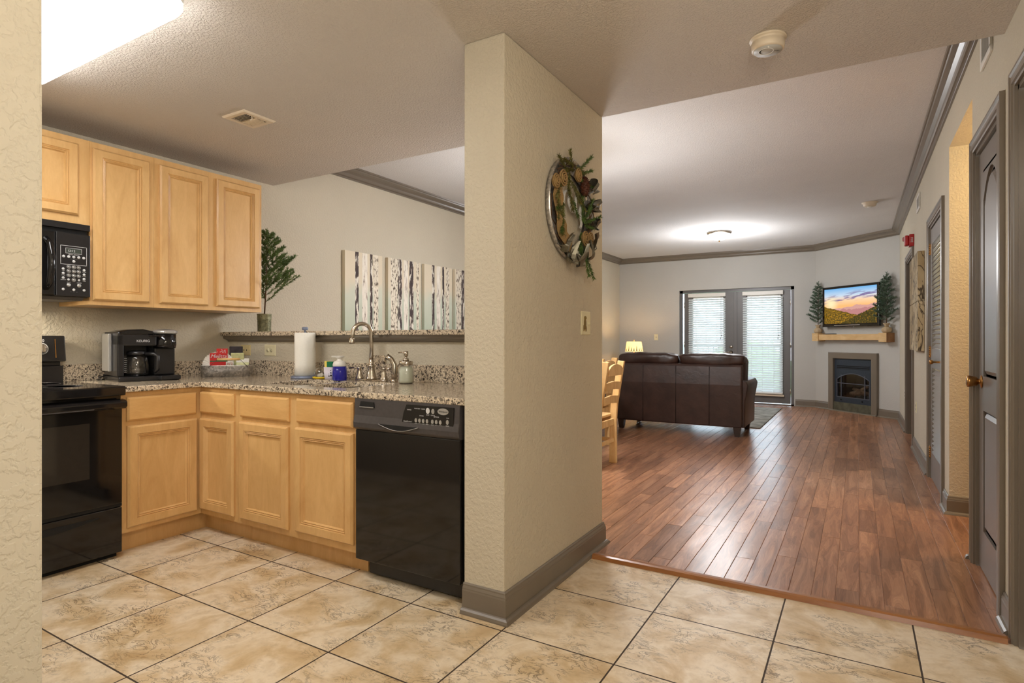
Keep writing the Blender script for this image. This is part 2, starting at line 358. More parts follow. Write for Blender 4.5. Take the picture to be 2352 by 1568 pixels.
    def build(s, name, mat, parent=None, bevel=0, seg=2, sub=0, smooth=None, world=True, local=None):
        me = bpy.data.meshes.new(name)
        vs = s.v
        if parent is not None and world:
            inv = PM[parent.name].inverted(); vs = [inv @ p for p in vs]
        if local is not None: inv = local.inverted(); vs = [inv @ p for p in vs]
        me.from_pydata([tuple(p) for p in vs], [], s.f); me.update()
        bm = bmesh.new(); bm.from_mesh(me); bmesh.ops.remove_doubles(bm, verts=bm.verts, dist=1e-6); bmesh.ops.recalc_face_normals(bm, faces=bm.faces); bm.to_mesh(me); bm.free()
        if len(me.polygons) == len(s.sm):
            for p, f in zip(me.polygons, s.sm): p.use_smooth = f if smooth is None else smooth
        else:
            sm = any(s.sm) if smooth is None else smooth
            for p in me.polygons: p.use_smooth = sm
        me.materials.append(M[mat] if isinstance(mat, str) else mat)
        o = bpy.data.objects.new(name, me); COL.objects.link(o)
        if parent is not None: o.parent = parent
        if local is not None: o.matrix_local = local
        PM[o.name] = (PM[parent.name] if parent is not None and world else (PM[parent.name] if parent is not None else Matrix()))
        if local is not None: PM[o.name] = local if parent is None else PM[parent.name] @ local
        if bevel:
            b = o.modifiers.new('bevel', 'BEVEL'); b.width = bevel; b.segments = seg; b.limit_method = 'ANGLE'; b.angle_limit = math.radians(40); b.harden_normals = False
        if sub: m2 = o.modifiers.new('sub', 'SUBSURF'); m2.levels = m2.render_levels = sub
        return o
def thing(name, label, cat, loc=(0, 0, 0), rz=0, group=None, mat=None):
    o = bpy.data.objects.new(name, None); COL.objects.link(o); o.empty_display_size = .1
    m = mat or (Matrix.Translation(loc) @ Matrix.Rotation(rz, 4, 'Z')); o.matrix_world = m
    PM[o.name] = m; o['label'] = label; o['category'] = cat
    if group: o['group'] = group
    return o
def tag(o, label, cat, group=None):
    o['label'] = label; o['category'] = cat
    if group: o['group'] = group
    return o
def struct(o): o['kind'] = 'structure'; return o
def text(s, size, mtx, mat, parent, name='lettering', depth=.0006, align='CENTER', shear=0, sx=1):
    cu = bpy.data.curves.new(name, 'FONT'); cu.body = s; cu.size = size; cu.extrude = depth; cu.align_x = align; cu.align_y = 'CENTER'; cu.shear = shear; cu.resolution_u = 3
    t = bpy.data.objects.new('tmp', cu); COL.objects.link(t)
    dg = bpy.context.evaluated_depsgraph_get(); me = bpy.data.meshes.new_from_object(t.evaluated_get(dg)); bpy.data.objects.remove(t)
    # font lies in xy facing +z  ->  local x right, z up, facing -y
    R = mtx @ Matrix.Rotation(PI/2, 4, 'X') @ Matrix.Diagonal((sx, 1, 1, 1))
    me.transform(PM[parent.name].inverted() @ R); me.materials.clear(); me.materials.append(M[mat] if isinstance(mat, str) else mat); me.name = name
    o = bpy.data.objects.new(name, me); COL.objects.link(o); o.parent = parent; PM[o.name] = PM[parent.name]
    return o
def copytree(o, parent=None):
    c = o.copy(); COL.objects.link(c)
    if parent: c.parent = parent
    for ch in list(o.children): copytree(ch, c)
    return c

# ================================================================= structure
CE = 2.433; CL = 2.78; LW = -4.145; RW = .525; YF = 11.25; SOF = 3.12; THR = 2.89
CX0, CX1, CY0 = -1.4547, -1.2521, 2.0454
K = Vector((-.62, YF)); KC = Vector((RW, 10.12))
# floors
struct(MB().box(LW-.1, 2.6, -2.2, THR, -.08, 0).build('floor', 'tile'))
def plank_floor():
    w = .0945; rnd = random.Random(41); vs = []; fs = []; cols = []; sm = []
    r0 = math.floor((LW-.1-.007)/w); r1 = math.ceil((2.5-.007)/w); G = .0022
    for rw in range(r0, r1):
        xa = .007+rw*w; y = THR+.03-rnd.uniform(0, .8)
        while y < YF+.25:
            L = rnd.uniform(.45, 1.15); ya, yb = max(y, THR+.03), min(y+L, YF+.25); y += L
            if yb-ya < .02: continue
            col = (rnd.random(), rnd.random(), rnd.random(), 1); n = max(1, int((yb-ya)/.055)); b = len(vs); NX = 4
            for jj in range(n+1):
                for ii in range(NX+1):
                    x = xa+G+(w-2*G)*ii/NX; yy = ya+G*.6+(yb-ya-1.2*G)*jj/n
                    z = .004+.0011*noise.noise(Vector((x*22+col[0]*40, yy*7, col[1]*9)))+.0005*noise.noise(Vector((x*30, yy*16+col[0]*30, 4)))
                    vs.append((x, yy, z)); cols.append(col)
            for jj in range(n):
                for ii in range(NX): q = b+jj*(NX+1)+ii; fs.append((q, q+1, q+NX+2, q+NX+1)); sm.append(True)
            c = len(vs); zt, zb = .0038, .0012
            for (px, py, pz) in ((xa+G, ya+G*.6, zt), (xa+w-G, ya+G*.6, zt), (xa+w-G, yb-G*.6, zt), (xa+G, yb-G*.6, zt), (xa, ya, zb), (xa+w, ya, zb), (xa+w, yb, zb), (xa, yb, zb)):
                vs.append((px, py, pz)); cols.append(col)
            for k in range(4): fs.append((c+k, c+4+k, c+4+(k+1) % 4, c+(k+1) % 4)); sm.append(False)
    c = len(vs)
    for p in ((LW-.1, THR, .0011), (2.6, THR, .0011), (2.6, YF+.25, .0011), (LW-.1, YF+.25, .0011), (LW-.1, THR, -.08), (2.6, THR, -.08), (2.6, YF+.25, -.08), (LW-.1, YF+.25, -.08)): vs.append(p); cols.append((.1, .1, .1, 1))
    fs += [(c, c+1, c+2, c+3), (c+7, c+6, c+5, c+4)]+[(c+k, c+4+k, c+4+(k+1) % 4, c+(k+1) % 4) for k in range(4)]; sm += [False]*6
    me = bpy.data.meshes.new('floor'); me.from_pydata(vs, [], fs); me.update()
    me.polygons.foreach_set('use_smooth', sm)
    ca = me.color_attributes.new('plank', 'FLOAT_COLOR', 'POINT'); ca.data.foreach_set('color', [v for q in cols for v in q])
    me.materials.append(M['planks']); o = bpy.data.objects.new('floor', me); COL.objects.link(o); struct(o)
plank_floor()
o = struct(MB().prism([(THR-.012, 0), (THR-.004, .018), (THR+.012, .021), (THR+.05, .014), (THR+.055, .004), (THR+.055, 0)], CX1+.035, RW-.03, 'x').build('trim_1', 'threshold'))
# ceilings
struct(MB().box(LW-.1, RW+.6, -2.2, SOF, CE, CL+.1).build('ceiling', 'ceil'))
struct(MB().box(LW-.1, RW+.6, SOF, YF+.2, CL, CL+.1).build('ceiling', 'ceil_l'))
# left wall
struct(MB().box(LW-.12, LW, -2.2, YF+.2, 0, CL+.1).build('wall_left', 'wall'))
# far wall with door opening
DX0, DX1, DZ = -2.946, -.952, 2.10
b = MB().box(LW, DX0, YF, YF+.2, 0, CL).box(DX1, K.x+.25, YF, YF+.2, 0, CL).box(DX0, DX1, YF, YF+.2, DZ, CL)
struct(b.build('wall_far', 'wall_far'))
# diagonal chimney wall
D = (KC-K).normalized(); N2 = Vector((-.70242927, -.71175355)); WL = (KC-K).length
FM = frame((K.x, K.y, 0), (D.x, D.y, 0))      # local x along wall, -y outward
b = MB(FM).box(0, .45, 0, .12, 0, CL).box(1.13, WL+.1, 0, .12, 0, CL).box(.45, 1.13, 0, .12, .84, CL)
struct(b.build('wall_chimney', 'wall_far'))
# right wall, with openings: hallway, closet, bedroom doorway, near door, door_2
OP = [(1.98, 2.88, 2.13), (3.175, 3.81, 2.13), (3.91, 4.824, 2.446), (5.12, 6.02, 2.11), (7.68, 8.68, 2.11)]
b = MB(); y = -2.2
for y0, y1, z in OP:
    b.box(RW, RW+.12, y, y0, 0, CL); b.box(RW, RW+.12, y0, y1, z, CL); y = y1
b.box(RW, RW+.12, y, 10.3, 0, CL)
struct(b.build('wall_right', 'wall'))
# hallway beyond the opening
b = MB().box(RW+.12, 2.4, 4.824, 4.92, 0, CL).box(RW+.12, 2.4, 3.82, 3.91, 0, CL).box(2.4, 2.5, 3.82, 4.92, 0, CL)
struct(b.build('wall_hall', 'hallwall'))
struct(MB().box(RW+.12, 2.4, 3.91, 4.824, 2.446, 2.5).build('ceiling', 'ceil'))
# bedroom behind far doorway
b = MB().box(RW+.12, 2.3, 7.3, 7.38, 0, CL).box(RW+.12, 2.3, 8.95, 9.03, 0, CL).box(2.3, 2.4, 7.3, 9.03, 0, CL)
struct(b.build('wall_bedroom', 'wall')); struct(MB().box(RW+.12, 2.3, 7.38, 8.95, CL-.3, CL-.2).build('ceiling', 'ceil'))
# the pier between kitchen and entry
struct(MB().box(CX0, CX1, CY0, SOF, 0, CE).build('wall_pier', 'wall', bevel=.006))
# half wall under the bar
struct(MB().box(LW, CX0, 2.73, 2.87, 0, 1.165).build('wall_bar', 'wall'))
# wall end in the foreground, kitchen back wall, entry walls
struct(MB().box(-1.38, -1.25, -2.2, .466, 0, CE).build('wall_entry', 'wall', bevel=.006))
struct(MB().box(LW, -1.38, .2, .32, 0, CE).build('wall_kitchen', 'wall'))
struct(MB().box(LW-.1, RW+.1, -2.3, -2.2, 0, CE).build('wall_back', 'wall'))

# baseboards
BB = [(0, 0), (.034, 0), (.034, .006), (.030, .016), (.022, .022), (.015, .024), (.015, .094), (.013, .1), (.013, .104), (.008, .114), (.008, .12), (.004, .125), (0, .125)]
def base(name, path, out=1):
    struct(MB().sweep(path, BB, out).build(name, 'trim'))
base('baseboard_pier', [(CX0-.0, CY0+.001), (CX1, CY0+.001), (CX1, SOF), (CX0, SOF)], -1)
base('baseboard_far', [(DX1+.02, YF), (K.x, YF), (K.x+D.x*.32, K.y+D.y*.32)], -1)
base('baseboard_chimney', [(K.x+D.x*1.26, K.y+D.y*1.26), (KC.x, KC.y), (RW, 8.76)], -1)
base('baseboard_left', [(LW, YF), (LW, 2.9)], 1)
base('baseboard_back', [(DX0-.02, YF), (LW, YF)], 1)
base('baseboard_closet', [(RW, 7.60), (RW, 6.09)], -1)
base('baseboard_hall', [(RW, 5.04), (RW, 4.824), (2.4, 4.824)], 1) if False else None
base('baseboard_hall', [(RW, 5.045), (RW, 4.824), (2.4, 4.824)], -1)
base('baseboard_jamb', [(RW, 3.91), (RW, 3.88)], -1)
base('baseboard_right', [(RW, 3.105), (RW, 2.955)], -1)
# crown moulding in the living room
CP = [(0, 0), (.012, 0), (.012, .012), (.02, .016), (.03, .018), (.036, .03), (.04, .044), (.058, .062), (.082, .072), (.086, .084), (.096, .086), (.1, .1), (0, .1)]
crp = [(o, CL-.1+z) for o, z in CP]
struct(MB().sweep([(LW, SOF), (LW, YF), (K.x, YF), (RW, KC.y), (RW, SOF)], crp, -1).build('trim_2', 'trim'))
struct(MB().box(CX0, RW+.12, SOF-.005, SOF, CE-.001, CL).build('trim_3', 'ceil')) if False else None

# casings
CAS = [(0, 0), (0, .012), (.008, .014), (.012, .02), (.03, .018), (.05, .014), (.056, .019), (.066, .019), (.066, 0)]
def casing(name, y0, y1, z, mat='trim', w=1.):
    # local plane: x->Y, y->Z, z-> -X
    m = Matrix(((0, 0, -1, RW), (1, 0, 0, 0), (0, 1, 0, 0), (0, 0, 0, 1)))
    b = MB(m).sweep([(y0, 0), (y0, z), (y1, z), (y1, 0)], [(o*w, d) for o, d in CAS], 1)
    b.M = Matrix(); t = .018
    b.box(RW-.001, RW+.12, y0-.002, y0+t, 0, z).box(RW-.001, RW+.12, y1-t, y1+.002, 0, z).box(RW-.001, RW+.12, y0, y1, z-t, z+.002)
    b.box(RW+.085, RW+.098, y0+t, y0+t+.012, 0, z-t).box(RW+.085, RW+.098, y1-t-.012, y1-t, 0, z-t)
    return struct(b.build(name, mat))
casing('trim_3', 1.98, 2.88, 2.13)
casing('trim_4', 3.175, 3.81, 2.13)
casing('trim_5', 5.12, 6.02, 2.11)
casing('trim_6', 7.68, 8.68, 2.11)

def hinge(parent, x, y, z, h=.09, name='hinge'):
    b = MB()
    for k in range(5): b.lathe([(.0065, 0), (.0065, h/5-.001)], (x, y, z-h/2+k*h/5), 10)
    b.lathe([(.004, 0), (.004, .008)], (x, y, z+h/2), 8).box(x+.002, x+.012, y-.018, y+.018, z-h/2, z+h/2)
    return b.build(name, 'brass', parent)
# door_2: two-panel arched door in the right wall
def arch(w, h, rise, k=8):
    def f(i):
        a, bb = i, w-i; pts = [(a, i), (bb, i), (bb, h-rise-i*.8)]
        for j in range(1, k): 
            t = j/k; x = bb+(a-bb)*t; pts.append((x, h-rise-i*.8+(rise-i*.2)*math.sin(PI*t)**.9))
        pts.append((a, h-rise-i*.8)); return pts
    return f
def panel_door(name, y0, y1, z1, xf, kz):
    w = y1-y0-.006; t = MB()
    m = frame((xf, y1-.003, .012), (0, -1, 0)); h = z1-.02
    t.M = m
    st = .11; t.box(0, st, 0, .035, 0, h).box(w-st, w, 0, .035, 0, h).box(st, w-st, 0, .035, 0, .2).box(st, w-st, 0, .035, .80, .97).box(st, w-st, .012, .03, .2, .8).box(st, w-st, .012, .03, .97, h)
    t.box(st, w-st, 0, .012, h-.11, h)
    pw = w-2*st
    # spandrels above arch
    ah = h-.97-.11; k = 8; A = [(st, .97+ah-.14)]+[(st+pw*j/k, .97+ah-.14+.13*math.sin(PI*j/k)**.9) for j in range(1, k)]+[(w-st, .97+ah-.14)]
    t.prism(A+[(w-st, h-.1), (st, h-.1)], 0, .012, 'y')
    root = t.build(name, 'doorpaint'); struct(root)
    RG = [(0, -.012), (.012, -.012), (.03, -.001), (.036, -.001)]
    q = MB(m); q.nest(pw, .6, RG, st, .2); q.build('lower_panel', 'doorpaint', root)
    q = MB(m); q.nest(pw, ah-.01, RG, st, .97, arch(pw, ah-.02, .13)); q.build('upper_panel', 'doorpaint', root)
    for z in (1.95, 1.12, .306): hinge(root, xf-.006, y0+.01, z, .10)
    kb = MB().lathe([(.032, 0), (.032, -.004), (.014, -.008), (.014, -.016), (.023, -.020), (.029, -.05), (.029, -.058), (.020, -.062), (0.001, -.063)], (xf, y1-.07, kz), 20, 'x').build('knob', 'brass', root)
    return root
panel_door('door_2', 3.193, 3.792, 2.112, RW+.012, .954)
b = MB(frame((RW+.03, 2.86, .012), (0, -1, 0))); b.box(0, .86, 0, .035, 0, 2.09)
struct(b.build('door_1', 'doorpaint'))
# louvered closet door
def louver():
    y0, y1, z1, xf = 5.142, 6.0, 2.09, RW+.004
    w = y1-y0; m = frame((xf, y1, .012), (0, -1, 0)); h = z1-.02; st = .10
    b = MB(m).box(0, st, 0, .032, 0, h).box(w-st, w, 0, .032, 0, h).box(st, w-st, 0, .032, 0, .22).box(st, w-st, 0, .032, .92, 1.08).box(st, w-st, 0, .032, h-.13, h)
    root = struct(b.build('door_3', 'doorpaint', bevel=.003))
    for z0, za in ((.22, .92), (1.08, h-.13)):
        b = MB(m); n = int((za-z0)/.036)
        for i in range(n):
            z = z0+.018+i*(za-z0-.02)/n
            b.prism([(-.002, z-.010), (.003, z-.014), (.030, z+.014), (.025, z+.018)], st, w-st, 'x')
        b.build('louver_slats', 'doorpaint', root)
    for z in (1.92, 1.06, .22): hinge(root, xf-.006, y1+.004, z, .09)
    MB().lathe([(.013, 0), (.013, -.004), (.007, -.006), (.007, -.05), (.016, -.058), (.018, -.068), (.012, -.076), (.001, -.078)], (xf, y0+.10, 1.0), 14, 'x').build('knob', 'brass', root)
louver()

# french doors: door_4 (pair in one frame)
yf = YF+.07
b = MB()
b.box(DX0, DX0+.055, yf-.01, YF+.2, 0, DZ).box(DX1-.055, DX1, yf-.01, YF+.2, 0, DZ).box(DX0, DX1, yf-.01, YF+.2, DZ-.05, DZ).box(DX0, DX1, yf-.01, YF+.2, 0, .02)
fr = struct(b.build('door_frame', 'trimdark'))
GL = [(-2.865, -1.945, -2.72, -2.13), (-1.935, -1.013, -1.75, -1.155)]
for k, (a, c, g0, g1) in enumerate(GL):
    z0, z1 = .03, DZ-.055
    b = MB().box(a, g0, yf, yf+.045, z0, z1).box(g1, c, yf, yf+.045, z0, z1).box(g0, g1, yf, yf+.045, z0, .23).box(g0, g1, yf, yf+.045, 1.96, z1)
    if k: b.box(a-.03, a+.03, yf-.012, yf, z0, z1)
    d = struct(b.build('door_%d' % (4+k), 'trimdark', bevel=.003))
    b = MB()
    for (p, q, r, s_) in ((g0, g0+.02, .23, 1.96), (g1-.02, g1, .23, 1.96), (g0, g1, .23, .25), (g0, g1, 1.94, 1.96)): b.box(p, q, yf-.006, yf+.05, r, s_)
    b.build('glass_frame', 'white', d)
    MB().box(g0+.01, g1-.01, yf+.02, yf+.026, .235, 1.955).build('glass_pane', 'glass', d)
    hx = a+.004 if k == 0 else c-.004
    for z in (.25, 1.07, 1.82): MB().lathe([(.008, 0), (.008, .1)], (hx, yf-.008, z-.05), 8).box(hx-.008, hx+.008, yf-.003, yf, z-.05, z+.05).build('hinge', 'nickel', d)
    if k == 0:
        x = c-.065
        b = MB().lathe([(.032, 0), (.032, -.008), (.012, -.014), (.012, -.05)], (x, yf, .93), 16, 'y').tube([(x, yf-.045, .93), (x-.04, yf-.05, .932), (x-.11, yf-.045, .922)], [.009, .009, .007], 8)
        b.lathe([(.03, 0), (.03, -.01), (.02, -.02), (0.001, -.02)], (x, yf, 1.03), 16, 'y').build('lever_handle', 'nickel', d)
    # blind
    w0, w1 = (-2.775, -2.105) if k == 0 else (-1.80, -1.135)
    t = thing('window_blind', ['white slatted blind on the left french door leaf, half hidden by the sofa', 'white slatted blind on the right french door leaf beside the fireplace wall'][k], 'blind', ((w0+w1)/2, yf-.03, .2))
    MB().box(w0-.006, w1+.006, yf-.062, yf-.001, 1.965, 2.035).build('headrail', 'white', t, bevel=.004)
    yc = yf-.032; n = 41
    for i in range(n):
        z = .235+i*(1.955-.235)/n
        b = MB(); tl = math.radians(46); hw = .024
        pts = []
        for q in range(5):
            s_ = -1+q*.5; pts.append((yc+s_*hw*math.cos(tl), z+.003*(1-s_*s_)+s_*hw*math.sin(tl)))
        pts2 = [(p[0], p[1]+.0022) for p in reversed(pts)]
        b.prism(pts+pts2, w0, w1, 'x').build('slat', 'slat', t)
    MB().box(w0, w1, yc-.025, yc+.025, .195, .22).build('bottom_rail', 'white', t, bevel=.003)
    b = MB()
    for fx in (.22, .5, .78):
        x = w0+(w1-w0)*fx; b.tube([(x, yc-.028, .2), (x, yc-.028, 1.97)], .0012, 4); b.tube([(x, yc+.028, .2), (x, yc+.028, 1.97)], .0012, 4)
    b.build('ladder_cord', 'white', t)
    b = MB().tube([(w1-.06, yc-.034, 1.97), (w1-.062, yc-.036, 1.25)], .0015, 4).tube([(w1-.075, yc-.034, 1.97), (w1-.075, yc-.036, 1.2)], .0015, 4)
    b.lathe([(.002, 0), (.007, .01), (.005, .03)], (w1-.062, yc-.036, 1.22), 8).lathe([(.002, 0), (.007, .01), (.005, .03)], (w1-.075, yc-.036, 1.17), 8).build('pull_cord', 'darkgrey', t)
MB().box(-1.82, -1.115, yf-.04, yf-.001, .155, .19).build('kick_rail', 'offwhite', bpy.data.objects['door_5'], bevel=.004)

# outside
struct(MB().box(-6, 3, YF+.2, YF+2.0, -.1, -.01).build('floor', 'deck'))
t = thing('balcony_railing', 'dark balcony railing with vertical balusters seen through the french doors', 'railing', (-1.9, YF+1.85, -.01))
MB().box(-5, 2, YF+1.82, YF+1.88, 1.0, 1.05).box(-5, 2, YF+1.83, YF+1.87, .08, .12).build('rail', 'trimdark', t)
for i in range(36):
    x = -3.9+i*.11; MB().box(x-.01, x+.01, YF+1.84, YF+1.86, -.01 if i % 9 == 0 else .12, 1.0).build('baluster', 'trimdark', t)
struct(MB().box(-60, 60, YF+2.2, YF+90, -3.3, -3.2).build('ground', 'leaf'))
def blobtree(x, y, r, z, s, lab):
    t = thing('leafy_tree', lab, 'tree', (x, y, -3.2)); b = MB()
    rnd = random.Random(s)
    for i in range(14):
        c = Vector((x+rnd.uniform(-r, r)*.6, y+rnd.uniform(-r, r)*.6, z+rnd.uniform(-r, r)*.45)); b.sbox(c, (r*.45,)*3, 1., 7, r*.25, i)
    b.build('crown', 'leaf', t); MB().tube([(x, y, -3.2), (x, y, z)], [.3, .12], 8).build('trunk', 'bark', t)
blobtree(-4.8, 32, 2.4, -1.0, 1, 'distant green tree seen low through the left french door blind')
blobtree(-1.2, 36, 2.6, -1.5, 2, 'distant green tree seen low through the right french door blind')

# ================================================================= kitchen cabinets
FX = -3.42; FY = 2.07; TK = .115; CT = .911; CB = .88
DOOR = [(0, 0), (0, .012), (.009, .022), (.046, .021), (.049, .015), (.0535, .0185), (.058, .012), (.0625, .0155), (.068, .004), (.072, .004)]
DRW = [(0, 0), (0, .010), (.010, .019), (.014, .019)]
def cab_front(parent, org, xdir, items):
    for kind, a, c, z0, z1 in items:
        m = frame((org[0], org[1], 0), xdir)
        b = MB(m).nest(c-a, z1-z0, DOOR if kind == 'door' else DRW, a, z0)
        b.build('cabinet_door' if kind == 'door' else 'drawer_front', 'maple' if kind == 'door' else ('maple_x' if abs(xdir[0]) > .5 else 'maple_h'), parent)
# left run base cabinet (faces +X): frame x along -? looking at it from +X: right = +Y
t = thing('base_cabinet', 'maple base cabinet between the black range and the inside corner', 'cabinet', (-3.8, 1.84, 0))
MB().box(LW+.01, FX, 1.622, FY-.001, TK, CB-.002).box(LW+.01, FX-.07, 1.622, FY+.08, 0, TK).build('body', 'maple', t)
cab_front(t, (FX, 0), (0, 1, 0), [('drawer', 1.648, 2.035, .72, .851), ('door', 1.65, 2.038, .14, .694)])
t = thing('base_cabinet', 'narrow maple base cabinet in the inside corner, one slim door', 'cabinet', (-3.25, 2.4, 0))
MB().box(FX-.0, -3.056, FY, 2.72, TK, CB-.002).box(FX-.07, -3.056, FY+.075, 2.72, 0, TK).build('body', 'maple', t)
cab_front(t, (0, FY), (1, 0, 0), [('drawer', -3.412, -3.083, .725, .852), ('door', -3.412, -3.083, .147, .692)])
t = thing('sink_cabinet', 'wide maple sink cabinet with two doors beside the dishwasher', 'cabinet', (-2.58, 2.4, 0))
MB().box(-3.055, -2.113, FY, FY+.03, TK, CB-.002).box(-3.055, -3.03, FY+.03, 2.72, TK, CB-.002).box(-2.138, -2.113, FY+.03, 2.72, TK, CB-.002).box(-3.055, -2.113, FY+.03, 2.72, TK, TK+.02).box(-3.055, -2.113, FY+.075, FY+.1, 0, TK).build('body', 'maple', t)
cab_front(t, (0, FY), (1, 0, 0), [('drawer', -3.022, -2.607, .726, .853), ('door', -3.03, -2.611, .148, .698), ('drawer', -2.545, -2.130, .729, .855), ('door', -2.555, -2.130, .153, .702)])
# upper cabinets: wall-hung, faces +X at UX
UX = -3.765; UB, UT = 1.364, 2.296
t = thing('upper_cabinet', 'tall maple wall cabinet with one wide door beside the microwave', 'cabinet', (-3.95, 1.8, UB))
MB().box(LW+.005, UX, 1.622, 1.975, UB, UT).build('body', 'maple', t)
cab_front(t, (UX, 0), (0, 1, 0), [('door', 1.634, 1.944, 1.39, UT-.035)])
t = thing('upper_cabinet', 'maple wall cabinet with two doors nearest the spruce tree', 'cabinet', (-3.95, 2.35, UB))
MB().box(LW+.005, UX, 1.976, 2.735, UB, UT).build('body', 'maple', t)
cab_front(t, (UX, 0), (0, 1, 0), [('door', 2.005, 2.321, 1.392, UT-.035), ('door', 2.38, 2.712, 1.392, UT-.035)])
t = thing('upper_cabinet', 'short maple wall cabinet above the black microwave', 'cabinet', (-3.95, 1.24, 1.84))
MB().box(LW+.005, UX, .861, 1.621, 1.81, UT).build('body', 'maple', t)
cab_front(t, (UX, 0), (0, 1, 0), [('door', 1.25, 1.563, 1.86, UT-.035), ('door', .89, 1.22, 1.86, UT-.035)])

# countertop with sink holes
def rrect(x0, x1, y0, y1, r, k=5):
    pts = []
    for cx, cy, a0 in ((x1-r, y1-r, 0), (x0+r, y1-r, PI/2), (x0+r, y0+r, PI), (x1-r, y0+r, 3*PI/2)):
        for j in range(k+1): a = a0+PI/2*j/k; pts.append((cx+r*math.cos(a), cy+r*math.sin(a)))
    return pts
SINKS = [(-2.99, -2.66, 2.17, 2.555), (-2.62, -2.29, 2.17, 2.555)]
def slab(outer, holes, z0, z1):
    bm = bmesh.new(); edges = []
    for L in [outer]+holes:
        vs = [bm.verts.new((x, y, z1)) for x, y in L]; edges += [bm.edges.new((vs[i], vs[(i+1) % len(vs)])) for i in range(len(vs))]
    r = bmesh.ops.triangle_fill(bm, use_beauty=True, use_dissolve=False, edges=edges)
    fs = [f for f in bm.faces]
    ex = bmesh.ops.extrude_face_region(bm, geom=fs)
    for v in [g for g in ex['geom'] if isinstance(g, bmesh.types.BMVert)]: v.co.z = z0
    bm.verts.ensure_lookup_table(); bm.verts.index_update()
    b = MB(); b.add([tuple(v.co) for v in bm.verts], [tuple(v.index for v in f.verts) for f in bm.faces]); bm.free(); return b
CF = 2.045
ct = slab([(LW, 1.622), (FX+.03, 1.622), (FX+.03, CF), (CX0-.001, CF), (CX0-.001, 2.73), (LW, 2.73)], [rrect(*q, .05) for q in SINKS], CB, CT).build('countertop', 'granite', bevel=.005)
tag(ct, 'speckled black and cream granite worktop running around the corner', 'countertop')
b = MB().box(LW, LW+.02, 1.622, 2.71, CT, 1.012)
tag(b.build('backsplash', 'granite', bevel=.002), 'low granite upstand along the left wall behind the coffee maker', 'backsplash')
b = MB().box(LW+.02, CX0-.001, 2.71, 2.73, CT, 1.014)
b.prism([(-2.665, 1.01), (-2.535, 1.01), (-2.535, 1.055), (-2.545, 1.066), (-2.655, 1.066), (-2.665, 1.055)], 2.709, 2.729, 'y')
tag(b.build('backsplash', 'granite', bevel=.002), 'low granite upstand behind the faucet with a raised block', 'backsplash')
bt = MB().prism([(LW+.001, 2.655), (CX0-.001, 2.655), (CX0-.001, 3.10), (LW+.001, 3.10)], 1.192, 1.222, 'z').build('bar_top', 'granite', bevel=.006)
tag(bt, 'raised granite bar top above the sink wall', 'countertop')
struct(MB().sweep([(LW, 2.73), (CX0, 2.73)], [(0, 1.15), (.01, 1.15), (.014, 1.158), (.03, 1.166), (.045, 1.170), (.05, 1.178), (.05, 1.192), (0, 1.192)], -1).build('trim_7', 'trim'))
# sink basins
for k, q in enumerate(SINKS):
    b = MB(); r0 = rrect(q[0]-.012, q[1]+.012, q[2]-.012, q[3]+.012, .055); r1 = rrect(q[0]+.01, q[1]-.01, q[2]+.01, q[3]-.01, .05)
    rings = [[(x, y, CB-.001) for x, y in r0], [(x, y, CB-.001) for x, y in rrect(*q, .05)], [(x, y, CB-.16) for x, y in r1], [(x, y, CB-.18) for x, y in rrect(q[0]+.04, q[1]-.04, q[2]+.04, q[3]-.04, .04)]]
    vs = [p for r in rings for p in r]; n = len(r0); fs = [(a*n+i, a*n+(i+1) % n, (a+1)*n+(i+1) % n, (a+1)*n+i) for a in range(3) for i in range(n)]+[tuple(3*n+i for i in range(n))]
    b.add(vs, fs, True); s = b.build('sink_basin', 'steel')
    so = s.modifiers.new('s', 'SOLIDIFY'); so.thickness = .002; so.offset = -1
    tag(s, ['stainless undermount sink bowl, the left one by the paper towels', 'stainless undermount sink bowl, the right one under the faucet'][k], 'sink')
    MB().lathe([(.028, 0), (.028, .003), (.012, .003), (.0001, .001)], ((q[0]+q[1])/2, 2.36, CB-.181), 16).build('drain', 'darkgrey', s)

# ================================================================= range
t = thing('range', 'black freestanding electric range with glass oven door and knobs', 'range', (-3.75, 1.24, 0))
ry0, ry1, rx = .862, 1.618, -3.385
MB().box(LW+.03, rx-.03, ry0, ry1, .03, .885).build('body', 'blackgloss', t, bevel=.004)
MB().box(LW+.09, rx+.025, ry0-.001, ry1+.003, .868, .918).build('cooktop', 'blackgloss', t, bevel=.007)
for (x, y, r) in ((-3.6, 1.05, .1), (-3.6, 1.43, .085), (-3.9, 1.05, .085), (-3.9, 1.43, .1)):
    MB().lathe([(r, 0), (r, .0006), (r-.004, .0006), (r-.004, 0)], (x, y, .9181), 32).build('burner_ring', 'darkgrey', t)
od = MB().box(rx-.03, rx, ry0+.004, ry1-.004, .29, .84).build('oven_door', 'blackgloss', t, bevel=.006)
MB().box(rx-.001, rx+.002, ry0+.16, ry1-.16, .45, .735).build('oven_window', plain('oven_glass', (.03, .025, .02), .05), od)
MB().prism([(ry0+.13, .43), (ry1-.135, .43), (ry1-.135, .76), (ry0+.13, .76)], rx, rx+.001, 'x').build('window_border', 'blackgloss', od)
